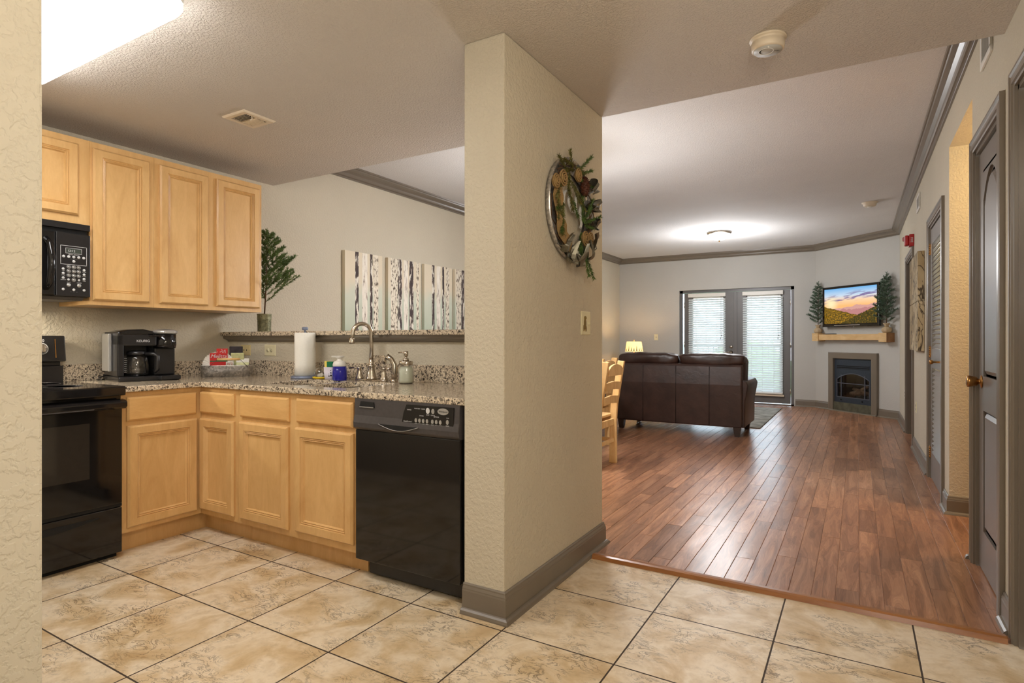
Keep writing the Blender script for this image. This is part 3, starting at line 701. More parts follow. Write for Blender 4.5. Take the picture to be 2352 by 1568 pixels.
# handle: wide bar
b = MB(); m = frame((rx, 0, 0), (0, 1, 0))
b.prism([(rx+.0, .795), (rx+.035, .80), (rx+.05, .812), (rx+.05, .835), (rx+.035, .845), (rx+.0, .85)], ry0+.006, ry1-.002, 'y')
b.build('oven_handle', 'blackgloss', od, bevel=.004)
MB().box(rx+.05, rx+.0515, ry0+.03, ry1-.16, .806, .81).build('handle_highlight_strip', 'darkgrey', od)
MB().box(rx-.03, rx-.006, ry0+.004, ry1-.004, .275, .291).build('gap_strip', 'void', t)
dr = MB().box(rx-.03, rx-.002, ry0+.004, ry1-.004, .03, .272).build('storage_drawer', 'blackgloss', t, bevel=.005)
# lip
b = MB(); pts = []
for i in range(13):
    u = i/12; pts.append((ry0+.12+.52*u, .235-.028*math.sin(PI*u)))
b.prism([(p[0], p[1]) for p in pts]+[(ry1-.116, .24), (ry0+.12, .24)], rx-.002, rx+.003, 'x').build('drawer_grip', 'void', dr)
MB().box(LW+.04, rx-.05, ry0+.01, ry1-.01, 0, .03).build('base', 'void', t)
bgd = MB().box(LW+.02, LW+.085, ry0, ry1-.004, .885, 1.01).box(LW+.02, LW+.07, ry0, ry1-.014, 1.01, 1.035).build('backguard_riser', 'blackplastic', t, bevel=.004)
b = MB(); b.prism([(LW+.02, 1.035), (LW+.105, 1.035), (LW+.085, 1.188), (LW+.02, 1.188)], ry0, ry1+.004, 'y')
bp = b.build('control_panel', 'blackplastic', t, bevel=.008)
sl = Matrix.Translation((LW+.0965, 0, 1.112)) @ Matrix.Rotation(-math.atan2(.02, .153), 4, 'Y')
for y in (1.50, 1.40, 1.05, .95):
    MB(sl @ Matrix.Translation((0, y, 0))).lathe([(.034, .0005), (.034, .002), (.031, .002), (.031, .0005)], (0, 0, 0), 28, 'x').build('dial_ring', 'ink', bp)
    kb = MB(sl @ Matrix.Translation((0, y, 0))).lathe([(.025, 0), (.025, .006), (.021, .022), (.0001, .024)], (0, 0, 0), 24, 'x').box(.006, .03, -.007, .007, -.023, .023).build('knob', 'nickel', bp, bevel=.002)
text('- 0', .022, frame((LW+.1015, 1.50, 1.158), (0, 1, 0)) @ Matrix.Rotation(-.13, 4, 'X'), 'ink', bp)
MB(sl @ Matrix.Translation((.001, 1.568, 0))).box(0, .0015, -.0025, .0025, -.055, .055).build('trim_line', 'brass', bp)

# ================================================================= microwave
t = thing('microwave', 'black over-range microwave with keypad and curved handle', 'microwave', (-3.9, 1.24, 1.39))
mx = -3.74
MB().box(LW+.01, mx-.03, .864, 1.616, 1.40, 1.808).build('body', 'blackplastic', t, bevel=.003)
MB().prism([(LW+.1, 1.385), (mx-.06, 1.385), (mx-.03, 1.402), (LW+.1, 1.402)], .88, 1.60, 'y').build('underside_vent', 'darkgrey', t)
MB().box(LW+.14, LW+.2, 1.15, 1.33, 1.383, 1.386).build('cooktop_lamp', 'dome', t)
light('cooktop_lamp_light', 'AREA', (LW+.17, 1.24, 1.380), 7.5, (1, .88, .70), .16, (0, math.radians(-14), 0))
MB().box(mx-.03, mx+.004, .864, 1.614, 1.775, 1.81).build('top_grille', 'blackplastic', t, bevel=.003)
MB().box(mx-.03, mx-.02, .88, 1.60, 1.752, 1.776).build('grille_gap', 'void', t)
d = MB().box(mx-.03, mx, .864, 1.447, 1.405, 1.752).build('microwave_door', 'blackgloss', t, bevel=.004)
MB().box(mx, mx+.001, .93, 1.37, 1.45, 1.70).build('window', plain('mw_glass', (.02, .02, .022), .08), d)
b = MB(); b.tube([(mx, 1.405, 1.44), (mx+.03, 1.412, 1.47), (mx+.045, 1.415, 1.55), (mx+.045, 1.415, 1.61), (mx+.03, 1.412, 1.68), (mx, 1.405, 1.71)], [.014, .015, .016, .016, .015, .014], 12).build('handle', 'blackgloss', d)
cp = MB().box(mx-.03, mx+.001, 1.451, 1.616, 1.405, 1.752).build('control_panel', 'blackplastic', t, bevel=.003)
KM = frame((mx+.0015, 1.534, 0), (0, 1, 0))
MB(KM).box(-.036, .036, -.0006, .001, 1.642, 1.668).build('clock_display', plain('lcd', (.05, .06, .05), .2), cp)
text('12:12', .017, KM @ Matrix.Translation((-.012, -.001, 1.654)), 'ink', cp, 'clock_digits', .0003)
def outline(b, x0, x1, z0, z1, w, y):
    for q in ((x0, x1, z0, z0+w), (x0, x1, z1-w, z1), (x0, x0+w, z0, z1), (x1-w, x1, z0, z1)): b.box(q[0], q[1], -y, 0, q[2], q[3])
b = MB(KM); outline(b, -.063, .063, 1.578, 1.682, .0018, .0006); outline(b, -.039, .039, 1.640, 1.670, .0015, .0008); b.build('panel_outline', 'ink', cp)
text('QUICK TOUCH', .0075, KM @ Matrix.Translation((0, -.001, 1.634)), 'ink', cp, depth=.0002)
def btn(x, z, r=.0075, ring=False):
    b = MB(KM)
    if ring: b.lathe([(.010, 0), (.010, -.0008), (.0085, -.0008), (.0085, 0)], (x, 0, z), 16, 'y')
    b.lathe([(r, 0), (r, -.001), (.0001, -.001)], (x, 0, z), 14, 'y').build('button', M['ink'] if not ring else M['silver'], cp)
for i in range(5): btn(-.048+.024*i, 1.622)
btn(0, 1.598)
for j in range(3):
    for i in range(3): btn(-.024+.024*i, 1.566-.0235*j, .006, True)
btn(0, 1.4955, .006, True)
for z in (1.553, 1.529, 1.504): btn(-.05, z, .007); btn(.05, z, .007)
btn(-.025, 1.4955, .006); btn(.025, 1.4955, .006)
for x, z in ((-.024, 1.466), (.026, 1.466)): btn(x, z, .009, True)
for x in (-.05, 0, .05): btn(x, 1.441, .007)
for z in (1.611, 1.542, 1.519, 1.494, 1.480, 1.451, 1.429): text('----    ----    ----' if z < 1.5 else '---- ---- ---- ----', .006, KM @ Matrix.Translation((0, -.001, z)), 'ink', cp, depth=.0002) if z in (1.611, 1.429) else None
for x, z, s_ in ((-.05, 1.542, 'TIME'), (-.05, 1.518, 'COOK'), (-.05, 1.493, 'DEFROST'), (.05, 1.542, 'POWER'), (.05, 1.518, 'CLOCK'), (.05, 1.493, 'TIMER'), (-.024, 1.480, 'START'), (.026, 1.480, 'CANCEL')):
    text(s_, .006, KM @ Matrix.Translation((x, -.001, z)), 'ink', cp, depth=.0002)

# ================================================================= dishwasher
t = thing('dishwasher', 'black built-in dishwasher with button console beside the pier', 'dishwasher', (-1.79, 2.38, 0))
x0, x1 = -2.109, -1.478
MB().box(x0+.005, x1-.0, FY+.01, 2.68, .09, .875).build('body', 'blackplastic', t)
dd = MB().box(x0+.002, x1-.002, FY-.018, FY+.012, .098, .728).build('dishwasher_door', 'blackgloss', t, bevel=.004)
# console with bulge
b = MB(); P = [(FY+.01, .888), (FY-.022, .886), (FY-.026, .80), (FY-.034, .765), (FY-.032, .742), (FY-.016, .728), (FY+.01, .728)]
b.prism(P, x0+.001, x1-.001, 'x'); co = b.build('console', 'darkgrey', t, bevel=.003)
DM = frame((x0, FY-.0275, 0), (1, 0, 0))
MB().box(x0+.002, x1-.002, FY-.024, FY-.020, .884, .8875).build('chrome_edge', 'silver', co)
# black glass panel
MB(DM).prism([(.305, .772), (.60, .772), (.602, .868), (.335, .868), (.318, .83)], -.0015, .006, 'y').build('display_panel', 'blackgloss', co)
MB(DM).prism([(.04, .845), (.135, .840), (.13, .866), (.047, .868)], -.0008, .008, 'y').build('vent_slot', 'void', co)
MB(DM).box(.04, .13, -.003, 0, .839, .843).build('vent_lip', 'silver', co)
pts = [(.17+.24*i/14, .768-.024*math.sin(PI*i/14)) for i in range(15)]
MB(Matrix.Translation((0, -.010, 0)) @ DM).prism(pts, -.001, .01, 'y').build('handle_recess', 'void', co)
pl = [(p[0], p[1]) for p in pts]
b = MB(Matrix.Translation((0, -.011, 0)) @ DM).tube([(p[0], 0, p[1]) for p in pl], .0014, 5).build('handle_rim', 'silver', co)
def dbtn(x, z, rx_=.008, rz_=.011, mat='ink'):
    b = MB(DM); b.prism([(x+rx_*math.cos(2*PI*i/16), z+rz_*math.sin(2*PI*i/16)) for i in range(16)], -.003, -.001, 'y').build('button', mat, co)
for x in (.392, .413, .434, .456, .486, .508, .53): dbtn(x, .800, .0072, .0095, 'silver')
dbtn(.569, .803, .0075, .0105, 'silver'); dbtn(.460, .847, .0105, .0135); dbtn(.489, .846, .0085, .0115, 'silver')
b = MB(DM).prism([(.545+.03*math.cos(2*PI*i/24), .848+.0145*math.sin(2*PI*i/24)) for i in range(24)], -.003, -.001, 'y').build('badge', 'silver', co)
text('Whirlpool', .0115, DM @ Matrix.Translation((.545, -.0033, .848)), 'void', co, 'badge_lettering', .0002, shear=.2)
text('QuietPartner I', .0085, DM @ Matrix.Translation((.343, -.0018, .792)), 'ink', co, depth=.0002)
for s_, x, z, q in (('STATUS', .352, .845, .007), ('WASH', .392, .853, .007), ('DRY', .41, .853, .007), ('CLEAN', .433, .853, .007), ('CYCLES', .424, .822, .007), ('OPTIONS', .508, .822, .007), ('START', .460, .828, .0062), ('CANCEL', .489, .828, .0062), ('2 4 6', .57, .821, .007),
                    ('POTS', .392, .785, .006), ('NORMAL', .413, .785, .005), ('LIGHT', .434, .785, .006), ('RINSE', .456, .785, .006), ('HEAT', .486, .785, .006), ('HI-T', .508, .785, .006), ('LOCK', .53, .785, .006), ('DELAY', .569, .787, .006)):
    text(s_, q, DM @ Matrix.Translation((x, -.0018, z)), 'ink', co, depth=.0002)
MB().box(x0+.03, x1-.0, FY+.05, FY+.07, .012, .098).build('kick_plate', 'blackplastic', t)
for x in (x0+.06, x1-.06): MB().lathe([(.015, 0), (.015, .012)], (x, FY+.1, 0), 10).build('levelling_foot', 'void', t)

# ================================================================= countertop items
def coffee():
    t = thing('coffee_maker', 'black coffee maker with glass carafe and silver pod lid', 'coffee maker', (-3.84, 1.955, CT), math.radians(80))
    m = PM[t.name]
    # local: x right (front width .34), -y front. depth .26
    B = lambda: MB(m)
    o = B(); o.box(-.165, .175, -.10, .17, 0, .03); o.box(-.165, -.13, -.085, .17, .03, .30).box(.045, .165, -.04, .17, .03, .205).box(-.165, .045, .08, .17, .03, .3)
    o.box(-.165, .045, -.085, .17, .215, .285); o.box(.045, .165, -.06, .17, .205, .285)
    o.build('body', 'blackplastic', t, bevel=.008)
    o = B(); o.prism([(-.165, .28), (.03, .28), (.03, .305), (-.03, .318), (-.11, .314), (-.15, .30)], -.088, .165, 'y', True); o.build('reservoir_lid', 'blackgloss', t, bevel=.01)
    hd = B().lathe([(.062, 0), (.066, .02), (.064, .10)], (.105, -.035, .20), 28); hd.build('brew_head', 'blackgloss', t)
    B().lathe([(.058, 0), (.058, .012)], (.105, -.035, .276), 28).build('head_ring', 'darkgrey', t)
    B().lathe([(.066, 0), (.072, .006), (.072, .016), (.055, .026), (.0001, .028)], (.105, -.035, .29), 28).box(.08, .13, -.125, -.09, .294, .305).build('pod_lid', 'silver', t)
    B().lathe([(.045, 0), (.0001, .002)], (.105, -.035, .3185), 24).build('lid_inset', 'darkgrey', t)
    B().box(.0, .055, -.098, -.085, .272, .28).build('release_button', 'blackgloss', t, bevel=.002)
    ca = B().lathe([(.058, 0), (.066, .012), (.068, .06), (.062, .105), (.052, .125)], (-.045, -.015, .034), 28).build('carafe', 'glass', t)
    sm = ca.modifiers.new('s', 'SOLIDIFY'); sm.thickness = .002
    B().lathe([(.054, 0), (.056, .01), (.05, .024), (.0001, .03)], (-.045, -.015, .159), 24).build('carafe_lid', 'blackplastic', t)
    B().tube([(-.01, -.06, .165), (.03, -.085, .165), (.045, -.095, .15), (.045, -.095, .07), (.03, -.085, .055)], .013, 10).build('carafe_handle', 'blackplastic', t)
    o = B()
    for i in range(8): o.box(-.118, -.105, -.0405, -.0395, .055+i*.012, .057+i*.012)
    o.build('volume_marks', 'ink', t)
    B().box(.05, .165, -.14, -.04, .005, .03).build('drip_tray', 'blackplastic', t, bevel=.004)
    text('KEURIG', .021, m @ Matrix.Translation((-.03, -.0865, .245)), 'ink', t)
    B().box(-.185, -.165, .02, .15, .06, .29).build('water_tank', 'silver', t, bevel=.005)
    B().tube([(-.15, .165, .03), (-.2, .15, .02), (-.2, .08, .008), (-.21, .15, .006), (-.15, .2, .006)], .004, 6).build('power_cord', 'blackplastic', t)
coffee()
def basket():
    bc = (-3.745, 2.452); m0 = Matrix.Translation((bc[0], bc[1], CT)) @ Matrix.Rotation(math.radians(52), 4, 'Z')
    t = thing('metal_basket', 'low oval galvanized basket of coffee supplies in the corner', 'basket', mat=m0)
    L, Wd, H = .165, .07, .075
    def ring(k, z, g=0): return [(x, y, z) for x, y in rrect(-L*k+g, L*k-g, -Wd*k+g, Wd*k-g, .06*k)]
    b = MB(m0).loft([ring(.96, 0), ring(1, H), ring(1.01, H+.004), ring(.98, H+.002, .002), ring(.94, .004, .002)], True, True, True)
    b.build('tub', 'galv', t)
    hb = MB(m0).tube([(-.11, -Wd-.002, H-.01), (-.055, -.085, H+.045)], .0016, 6).tube([(.135, -Wd-.002, H-.01), (.085, -.085, H+.045)], .0016, 6).build('wire_bail', 'darkgrey', t)
    MB(m0).tube([(-.055, -.085, H+.045), (.055+.03, -.085, H+.045)], .0085, 12).build('wooden_grip', 'pine', hb)
    # filters
    b = MB(m0 @ Matrix.Translation((-.055, .0, .012)) @ Matrix.Rotation(math.radians(62), 4, 'X')); n = 72
    rings = []
    for rr, z, w in ((.035, 0, 0), (.06, .012, .002), (.085, .03, .006), (.098, .04, .009)):
        rings.append([((rr+(w if i % 2 else -w)*.3)*math.cos(2*PI*i/n), (rr)*math.sin(2*PI*i/n), z+(w if i % 2 else -w)*.5) for i in range(n)])
    b.M = b.M @ Matrix.Translation((0, .06, 0)); b.loft(rings, True, False, False); b.add(rings[0], [tuple(range(n))])
    f = b.build('coffee_filters', 'paper'); tag(f, 'fluted white paper coffee filters leaning in the metal basket', 'coffee filter')
    # red box
    m1 = m0 @ Matrix.Translation((-.065, .025, .006)); t1 = thing('filter_box', 'red card box of coffee filters with white script', 'box', mat=m1)
    MB(m1).box(-.045, .065, 0, .03, 0, .155).box(-.005, .065, .012, .03, .155, .185).build('carton', 'red', t1)
    text('Melitta', .036, m1 @ Matrix.Translation((.008, -.0008, .132)), 'ink', t1, shear=.3)
    text('2-6', .024, m1 @ Matrix.Translation((.038, .0112, .170)), 'ink', t1)
    MB(m1).box(-.045, .065, -.0006, .0, .095, .103).build('green_stripe', 'green', t1)
    m2 = m0 @ Matrix.Translation((.045, .045, .006))
    o = MB(m2).box(-.035, .05, 0, .01, 0, .20).build('coffee_packet', 'blacksachet', bevel=.003); tag(o, 'black foil packet standing at the back of the basket', 'packet')
    m2 = m0 @ Matrix.Translation((.06, .022, .006))
    o = MB(m2).box(-.04, .045, 0, .012, 0, .155).build('coffee_packet', 'sage', bevel=.004); tag(o, 'pale green packet beside the red filter box', 'packet')
    m2 = m0 @ Matrix.Translation((.02, -.035, .01)) @ Matrix.Rotation(.1, 4, 'Z')
    p1 = thing('sweetener_packet', 'small white packet with red print behind the basket rim', 'packet', mat=m2)
    MB(m2).box(-.025, .02, 0, .006, 0, .092).build('sachet', 'paper', p1, bevel=.002)
    text('N°2', .02, m2 @ Matrix.Translation((0, -.0008, .077)), 'red', p1)
    for i in range(4):
        m2 = m0 @ Matrix.Translation((.095, -.02+.018*i, .01)) @ Matrix.Rotation(-.25+.1*i, 4, 'X')
        o = MB(m2).box(-.04, .042, 0, .007, 0, .088+.008*i).build('napkin_packet', 'paper' if i else 'sage', bevel=.002)
        tag(o, ['tan striped packet at the front right of the basket', 'white packet second in the right stack of the basket', 'white packet third in the right stack of the basket', 'tallest white packet at the rear of the right stack'][i], 'packet')
basket()
# paper towels
px, py = -3.13, 2.60
t = thing('paper_towel_holder', 'blue-grey upright paper towel holder beside the sink', 'paper towel holder', (px, py, CT))
MB().lathe([(.088, 0), (.09, .004), (.09, .012), (.082, .018), (.0001, .018)], (px, py, CT), 36).build('base', 'bluegrey', t)
MB().lathe([(.006, 0), (.006, .30), (.019, .302), (.020, .318), (.012, .322), (.0001, .322)], (px, py, CT+.015), 16).build('post', 'bluegrey', t)
b = MB(); n = 40
b.loft([[(px+(.066+.0012*math.sin(7*2*PI*i/n))*math.cos(2*PI*i/n), py+.066*math.sin(2*PI*i/n), CT+z) for i in range(n)] for z in (.019, .1, .2, .299)]+[[(px+.02*math.cos(2*PI*i/n), py+.02*math.sin(2*PI*i/n), CT+.299) for i in range(n)]], True, True, True)
tag(b.build('paper_towel_roll', 'paper'), 'full white paper towel roll standing on its holder', 'paper towel')
# dish with dome
cx, cy = -2.98, 2.60
t = thing('scrubber_dish', 'small yellow dish with clear dome beside the paper towels', 'dish', (cx, cy, CT))
MB().lathe([(.03, 0), (.048, .006), (.052, .014), (.048, .014), (.03, .008), (.0001, .008)], (cx, cy, CT), 28).build('dish', 'yellow', t)
d = MB().lathe([(.040, .014), (.043, .035), (.036, .058), (.02, .072), (.0001, .076)], (cx, cy, CT), 24).build('dome', 'glass', t)
sm = d.modifiers.new('s', 'SOLIDIFY'); sm.thickness = .0015
MB().sbox((cx, cy, CT+.022), (.022, .018, .012), .8, 8, .004).build('scrub_pad', 'paper', t)
# sponge caddy
cx, cy = -2.875, 2.585
t = thing('sponge_caddy', 'white perforated sponge holder by the blue soap bottle', 'caddy', (cx, cy, CT))
b = MB(); b.loft([[(cx+x*k, cy+y*k, CT+z) for x, y in rrect(-.042, .042, -.027, .027, .02)] for k, z in ((.86, 0), (.95, .03), (1.02, .08), (.96, .079), (.9, .02))], True, True, True).build('cup', 'cup', t)
for i, (dx, z, r) in enumerate([(.015, .068, .003), (.015, .054, .0035), (.015, .040, .0045), (.016, .024, .0055), (.030, .06, .003), (.030, .045, .004), (.030, .028, .005)]):
    MB().lathe([(r, .002), (.0001, .002)], (cx+dx, cy-.0275, CT+z), 12, 'y').lathe([(r, -.002), (r, .004)], (cx+dx, cy-.024, CT+z), 12, 'y').build('drain_hole', 'void', t)
t = thing('sponge', 'yellow and green sponge standing in the white caddy', 'sponge', (cx, cy, CT+.03))
MB().box(cx-.038, cx-.018, cy-.015, cy+.015, CT+.03, CT+.118).build('foam', 'sponge', t, bevel=.003)
MB().box(cx-.018, cx+.032, cy-.014, cy+.016, CT+.03, CT+.114).build('scouring_pad', 'green', t, bevel=.003)
# blue soap
cx, cy = -2.765, 2.56
t = thing('soap_dispenser', 'blue dish soap dispenser with white pump top', 'soap dispenser', (cx, cy, CT))
MB().lathe([(.042, 0), (.045, .01), (.044, .05), (.041, .088), (.0001, .088)], (cx, cy, CT), 28).build('bottle', 'bluesoap', t)
MB().lathe([(.042, .088), (.042, .1), (.036, .116), (.018, .124), (.014, .135), (.026, .142), (.028, .152), (.0001, .154)], (cx, cy, CT), 28).box(cx-.065, cx-.01, cy-.009, cy+.009, CT+.144, CT+.152).build('pump_top', 'white', t, bevel=.002)
# faucet
fx, fy = -2.575, 2.64
t = thing('faucet', 'brushed nickel gooseneck kitchen faucet with two lever handles', 'faucet', (fx, fy, CT))
MB().prism(rrect(fx-.13, fx+.13, fy-.025, fy+.025, .024), CT, CT+.01, 'z').build('deck_plate', 'nickel', t, bevel=.003)
MB().lathe([(.033, 0), (.033, .006), (.028, .02), (.022, .05), (.019, .075), (.024, .08), (.024, .086), (.017, .09), (.014, .10), (.0135, .13)], (fx, fy, CT+.01), 24).build('spout_base', 'nickel', t)
A = math.radians(-118); dx, dy = math.cos(A), math.sin(A)
pts = [(fx, fy, CT+.1), (fx, fy, CT+.26)]
R_ = .058
for i in range(1, 11):
    a = PI*i/10*1.02; pts.append((fx+dx*R_*(1-math.cos(a)), fy+dy*R_*(1-math.cos(a)), CT+.29+R_*math.sin(a)*1.05))
pts += [(fx+dx*.121, fy+dy*.121, CT+.245)]
pts = [(p[0], p[1], p[2]) for p in pts]
MB().tube(pts, .0125, 14).build('gooseneck', 'nickel', t)
e = pts[-1]; MB().lathe([(.013, .02), (.0155, .01), (.018, -.008), (.017, -.016), (.0001, -.016)], (e[0], e[1], e[2]), 18).build('spray_tip', 'nickel', t)
for s_ in (-1, 1):
    hx = fx+s_*.102
    h = MB().lathe([(.024, 0), (.024, .005), (.018, .02), (.012, .045), (.011, .06), (.014, .064), (.012, .074), (.0001, .078)], (hx, fy, CT+.01), 18).build('handle_base', 'nickel', t)
    MB().tube([(hx, fy, CT+.078), (hx+s_*.03, fy-.01, CT+.080), (hx+s_*.066, fy-.02, CT+.076)], [.006, .005, .007], 8).build('lever', 'nickel', h)
sx_ = fx+.185
t = thing('side_sprayer', 'brushed nickel curved side sprayer between faucet and soap jar', 'sprayer', (sx_, fy, CT))
MB().lathe([(.024, 0), (.024, .006), (.018, .02)], (sx_, fy, CT), 18).build('collar', 'nickel', t)
MB().tube([(sx_, fy, CT+.015), (sx_+.004, fy, CT+.06), (sx_+.002, fy, CT+.1), (sx_-.014, fy-.008, CT+.135), (sx_-.04, fy-.02, CT+.152)], [.016, .018, .018, .015, .019], 14).build('wand', 'nickel', t)
# mason jar soap
cx, cy = -2.245, 2.58
t = thing('soap_dispenser', 'mason jar lotion dispenser with nickel pump, right of the sprayer', 'soap dispenser', (cx, cy, CT))
MB().lathe([(.030, .003), (.040, .007), (.041, .02), (.041, .08), (.034, .098), (.0001, .098)], (cx, cy, CT), 28).build('lotion', 'lotion', t)
g = MB().lathe([(.034, .0), (.045, .004), (.047, .02), (.047, .088), (.036, .108), (.035, .118)], (cx, cy, CT), 28).build('jar', 'glass', t)
sm = g.modifiers.new('s', 'SOLIDIFY'); sm.thickness = .002; sm.offset = -1
MB().lathe([(.039, .108), (.040, .112), (.040, .126), (.037, .130), (.0001, .130)], (cx, cy, CT), 28).build('lid', 'nickel', t)
MB().lathe([(.017, .13), (.017, .144), (.008, .146), (.008, .158), (.013, .16), (.013, .186), (.0001, .188)], (cx, cy, CT), 18).tube([(cx, cy, CT+.178), (cx-.035, cy, CT+.18), (cx-.058, cy, CT+.176)], [.005, .004, .003], 8).build('pump', 'nickel', t)
# outlets
def plate(name, label, m, w, h, mat, holes=(), cat='outlet', group=None):
    t = thing(name, label, cat, mat=m, group=group)
    MB(m).nest(w, h, [(0, 0), (0, .003), (.004, .006), (.006, .006)], -w/2, -h/2).build('plate', mat, t)
    for hx_, hz, a, c in holes: MB(m).box(hx_-a/2, hx_+a/2, -.0066, -.002, hz-c/2, hz+c/2).build('slot', 'void', t)
    return t
OM = lambda x, z: frame((x, 2.73, z), (1, 0, 0))
plate('phone_jack_plate', 'tan two-hole jack plate left of the white outlet', OM(-3.939, 1.086), .115, .078, 'beigeplate', [(-.015, 0, .008, .012), (.017, 0, .008, .012), (-.043, 0, .004, .004), (.046, 0, .004, .004)], 'wall plate')
t = plate('wall_outlet', 'almond duplex outlet mounted sideways under the bar', OM(-3.657, 1.087), .122, .08, 'almond')
for sx0 in (-.02, .02):
    MB(OM(-3.657, 1.087)).lathe([(.015, 0), (.015, -.0072), (.0001, -.0072)], (sx0, 0, 0), 20, 'y').build('receptacle', 'almond', t)
    MB(OM(-3.657, 1.087)).box(sx0+.002, sx0+.005, -.0076, -.007, -.009, -.003).box(sx0+.002, sx0+.005, -.0076, -.007, .003, .009).lathe([(.0025, -.0072), (.0025, -.0077), (.0001, -.0077)], (sx0-.007, 0, 0), 8, 'y').build('slot', 'void', t)
PMt = frame((CX1, 2.875, 1.253), (0, 1, 0))   # faces +X
t = plate('light_switch', 'cream switch plate with a carved bear figure, under the wreath', PMt, .118, .125, 'almond', cat='light switch')
b = MB(PMt @ Matrix.Translation((-.018, -.006, -.005))); b.sbox((0, 0, 0), (.014, .006, .030), .9, 8, .003, 2); b.sbox((0, -.002, .032), (.010, .007, .010), .9, 8); b.sbox((-.014, 0, -.022), (.007, .005, .018), .9, 6).sbox((.012, 0, -.024), (.007, .005, .018), .9, 6)
b.build('bear_relief', plain('antique_bronze', srgb(120, 98, 50), .5), t)
MB(PMt).box(.022, .028, -.016, -.005, -.008, .006).build('toggle', 'almond', t)
t = plate('light_switch', 'almond switch plate on the far wall left of the french doors', frame((-3.395, YF, 1.212), (1, 0, 0)), .075, .118, 'almond', [(0, 0, .01, .02)], 'light switch')
RM = lambda y, z: frame((RW, y, z), (0, -1, 0))
plate('wall_outlet', 'small outlet low on the right wall below the canvases', RM(7.326, .463), .07, .115, 'almond', [(0, .02, .02, .02), (0, -.02, .02, .02)])
plate('wall_outlet', 'small outlet low on the right wall near the fireplace', RM(8.994, .464), .07, .115, 'white', [(0, .02, .02, .02), (0, -.02, .02, .02)])

# ================================================================= ceiling items
def ceil_vent():
    t = thing('ceiling_vent', 'cream ceiling air register with two louver banks above the kitchen', 'vent', (-3.005, 2.104, CE))
    x0, x1, y0, y1 = -3.105, -2.905, 2.0, 2.205
    m = Matrix.Translation((0, 0, CE)) @ Matrix.Rotation(PI, 4, 'X')
    b = MB()
    L = lambda a, z: [(x0+a, y0+a, CE-z), (x1-a, y0+a, CE-z), (x1-a, y1-a, CE-z), (x0+a, y1-a, CE-z)]
    b.loft([L(0, 0), L(0, .004), L(.008, .010), L(.034, .010), L(.034, .001)], True, False, False); b.build('frame', 'offwhite', t)
    MB().box(x0+.03, x1-.03, y0+.03, y1-.03, CE-.002, CE-.0005).build('duct_opening', 'void', t)
    for k in range(2):
        for i in range(5):
            y = y0+.042+k*.066+i*.0125; s_ = -1 if k else 1
            MB().prism([(y-.001+s_*.006, CE-.002), (y+.001+s_*.006, CE-.002), (y+.001-s_*.004, CE-.013), (y-.001-s_*.004, CE-.013)], x0+.045, x1-.045, 'x').build('louver', 'offwhite', t)
    MB().box(x0+.034, x1-.034, y0+.1, y0+.106, CE-.012, CE-.004).build('divider', 'offwhite', t)
    MB().tube([(x1-.03, y0+.07, CE-.01), (x1-.022, y0+.066, CE-.03), (x1-.03, y0+.06, CE-.038)], [.004, .003, .005], 6).build('damper_lever', 'offwhite', t)
ceil_vent()
sx, sy = -.325, 2.66
t = thing('smoke_alarm', 'round white smoke alarm on the entry ceiling', 'smoke alarm', (sx, sy, CE))
MB().lathe([(.073, 0), (.073, -.006), (.068, -.008), (.063, -.010), (.063, -.018), (.066, -.02), (.064, -.046), (.058, -.052)], (sx, sy, CE), 40).build('housing', 'offwhite', t)
MB().lathe([(.0575, -.040), (.0565, -.0525), (.0001, -.0545)], (sx, sy, CE), 40).build('face_plate', 'greyplate', t)
b = MB(); b.lathe([(.030, -.0535), (.030, -.0552), (.027, -.0552), (.027, -.0535)], (sx-.006, sy-.004, CE), 32).build('test_button', 'white', t)
MB().lathe([(.004, -.053), (.003, -.059), (.0001, -.060)], (sx+.008, sy-.045, CE), 10).build('indicator', 'white', t)
fm = frame((sx+.033, sy-.012, CE-.0550), (math.cos(.536), math.sin(.536), 0), (math.sin(.536), -math.cos(.536), 0))
text('ALARM', .007, frame((sx+.034, sy+.008, CE-.0548), (math.cos(.536), math.sin(.536), 0), (math.sin(.536)*-1, math.cos(.536), 0)), 'darkgrey', t, depth=.0002)
t = thing('smoke_alarm', 'small white smoke alarm on the far living room ceiling', 'smoke alarm', (.125, 8.05, CL))
MB().lathe([(.085, 0), (.085, -.008), (.07, -.012), (.066, -.04), (.05, -.05), (.0001, -.052)], (.125, 8.05, CL), 28).build('housing', 'offwhite', t)
MB().lathe([(.03, -.0505), (.028, -.055), (.0001, -.056)], (.125, 8.05, CL), 20).build('test_button', 'white', t)
def dome(label, x, y, z, r=.165):
    t = thing('ceiling_light', label, 'ceiling light', (x, y, z))
    MB().lathe([(r*.6, 0), (r+.012, -.004), (r+.016, -.014), (r+.004, -.024), (r-.004, -.034), (r-.02, -.034)], (x, y, z), 36).build('metal_ring', 'brass' if 0 else 'nickel', t)
    P = [((r-.008)*math.cos(a), -.03-.095*math.sin(a)) for a in [i*PI/2/9 for i in range(10)]]; P[-1] = (.0005, P[-1][1])
    MB().lathe(P, (x, y, z), 36, cap=False).build('glass_bowl', 'dome', t)
    MB().lathe([(.012, -.122), (.014, -.128), (.007, -.136), (.009, -.143), (.0001, -.15)], (x, y, z), 12).build('finial', 'brass', t)
dome('glowing glass dome ceiling light with nickel ring in the living room', -1.79, 9.12, CL)
t = thing('fill_sconce', 'added frosted glass sconce for fill light, unseen on the entry side wall', 'fill light', (RW, 0, 1.6))  # added fixture, unseen, made to hold the entry fill light
MB().lathe([(.05, 0), (.05, -.012), (.02, -.02), (.008, -.09)], (RW, 0, 1.52), 20, 'x').build('back_plate', 'nickel', t)
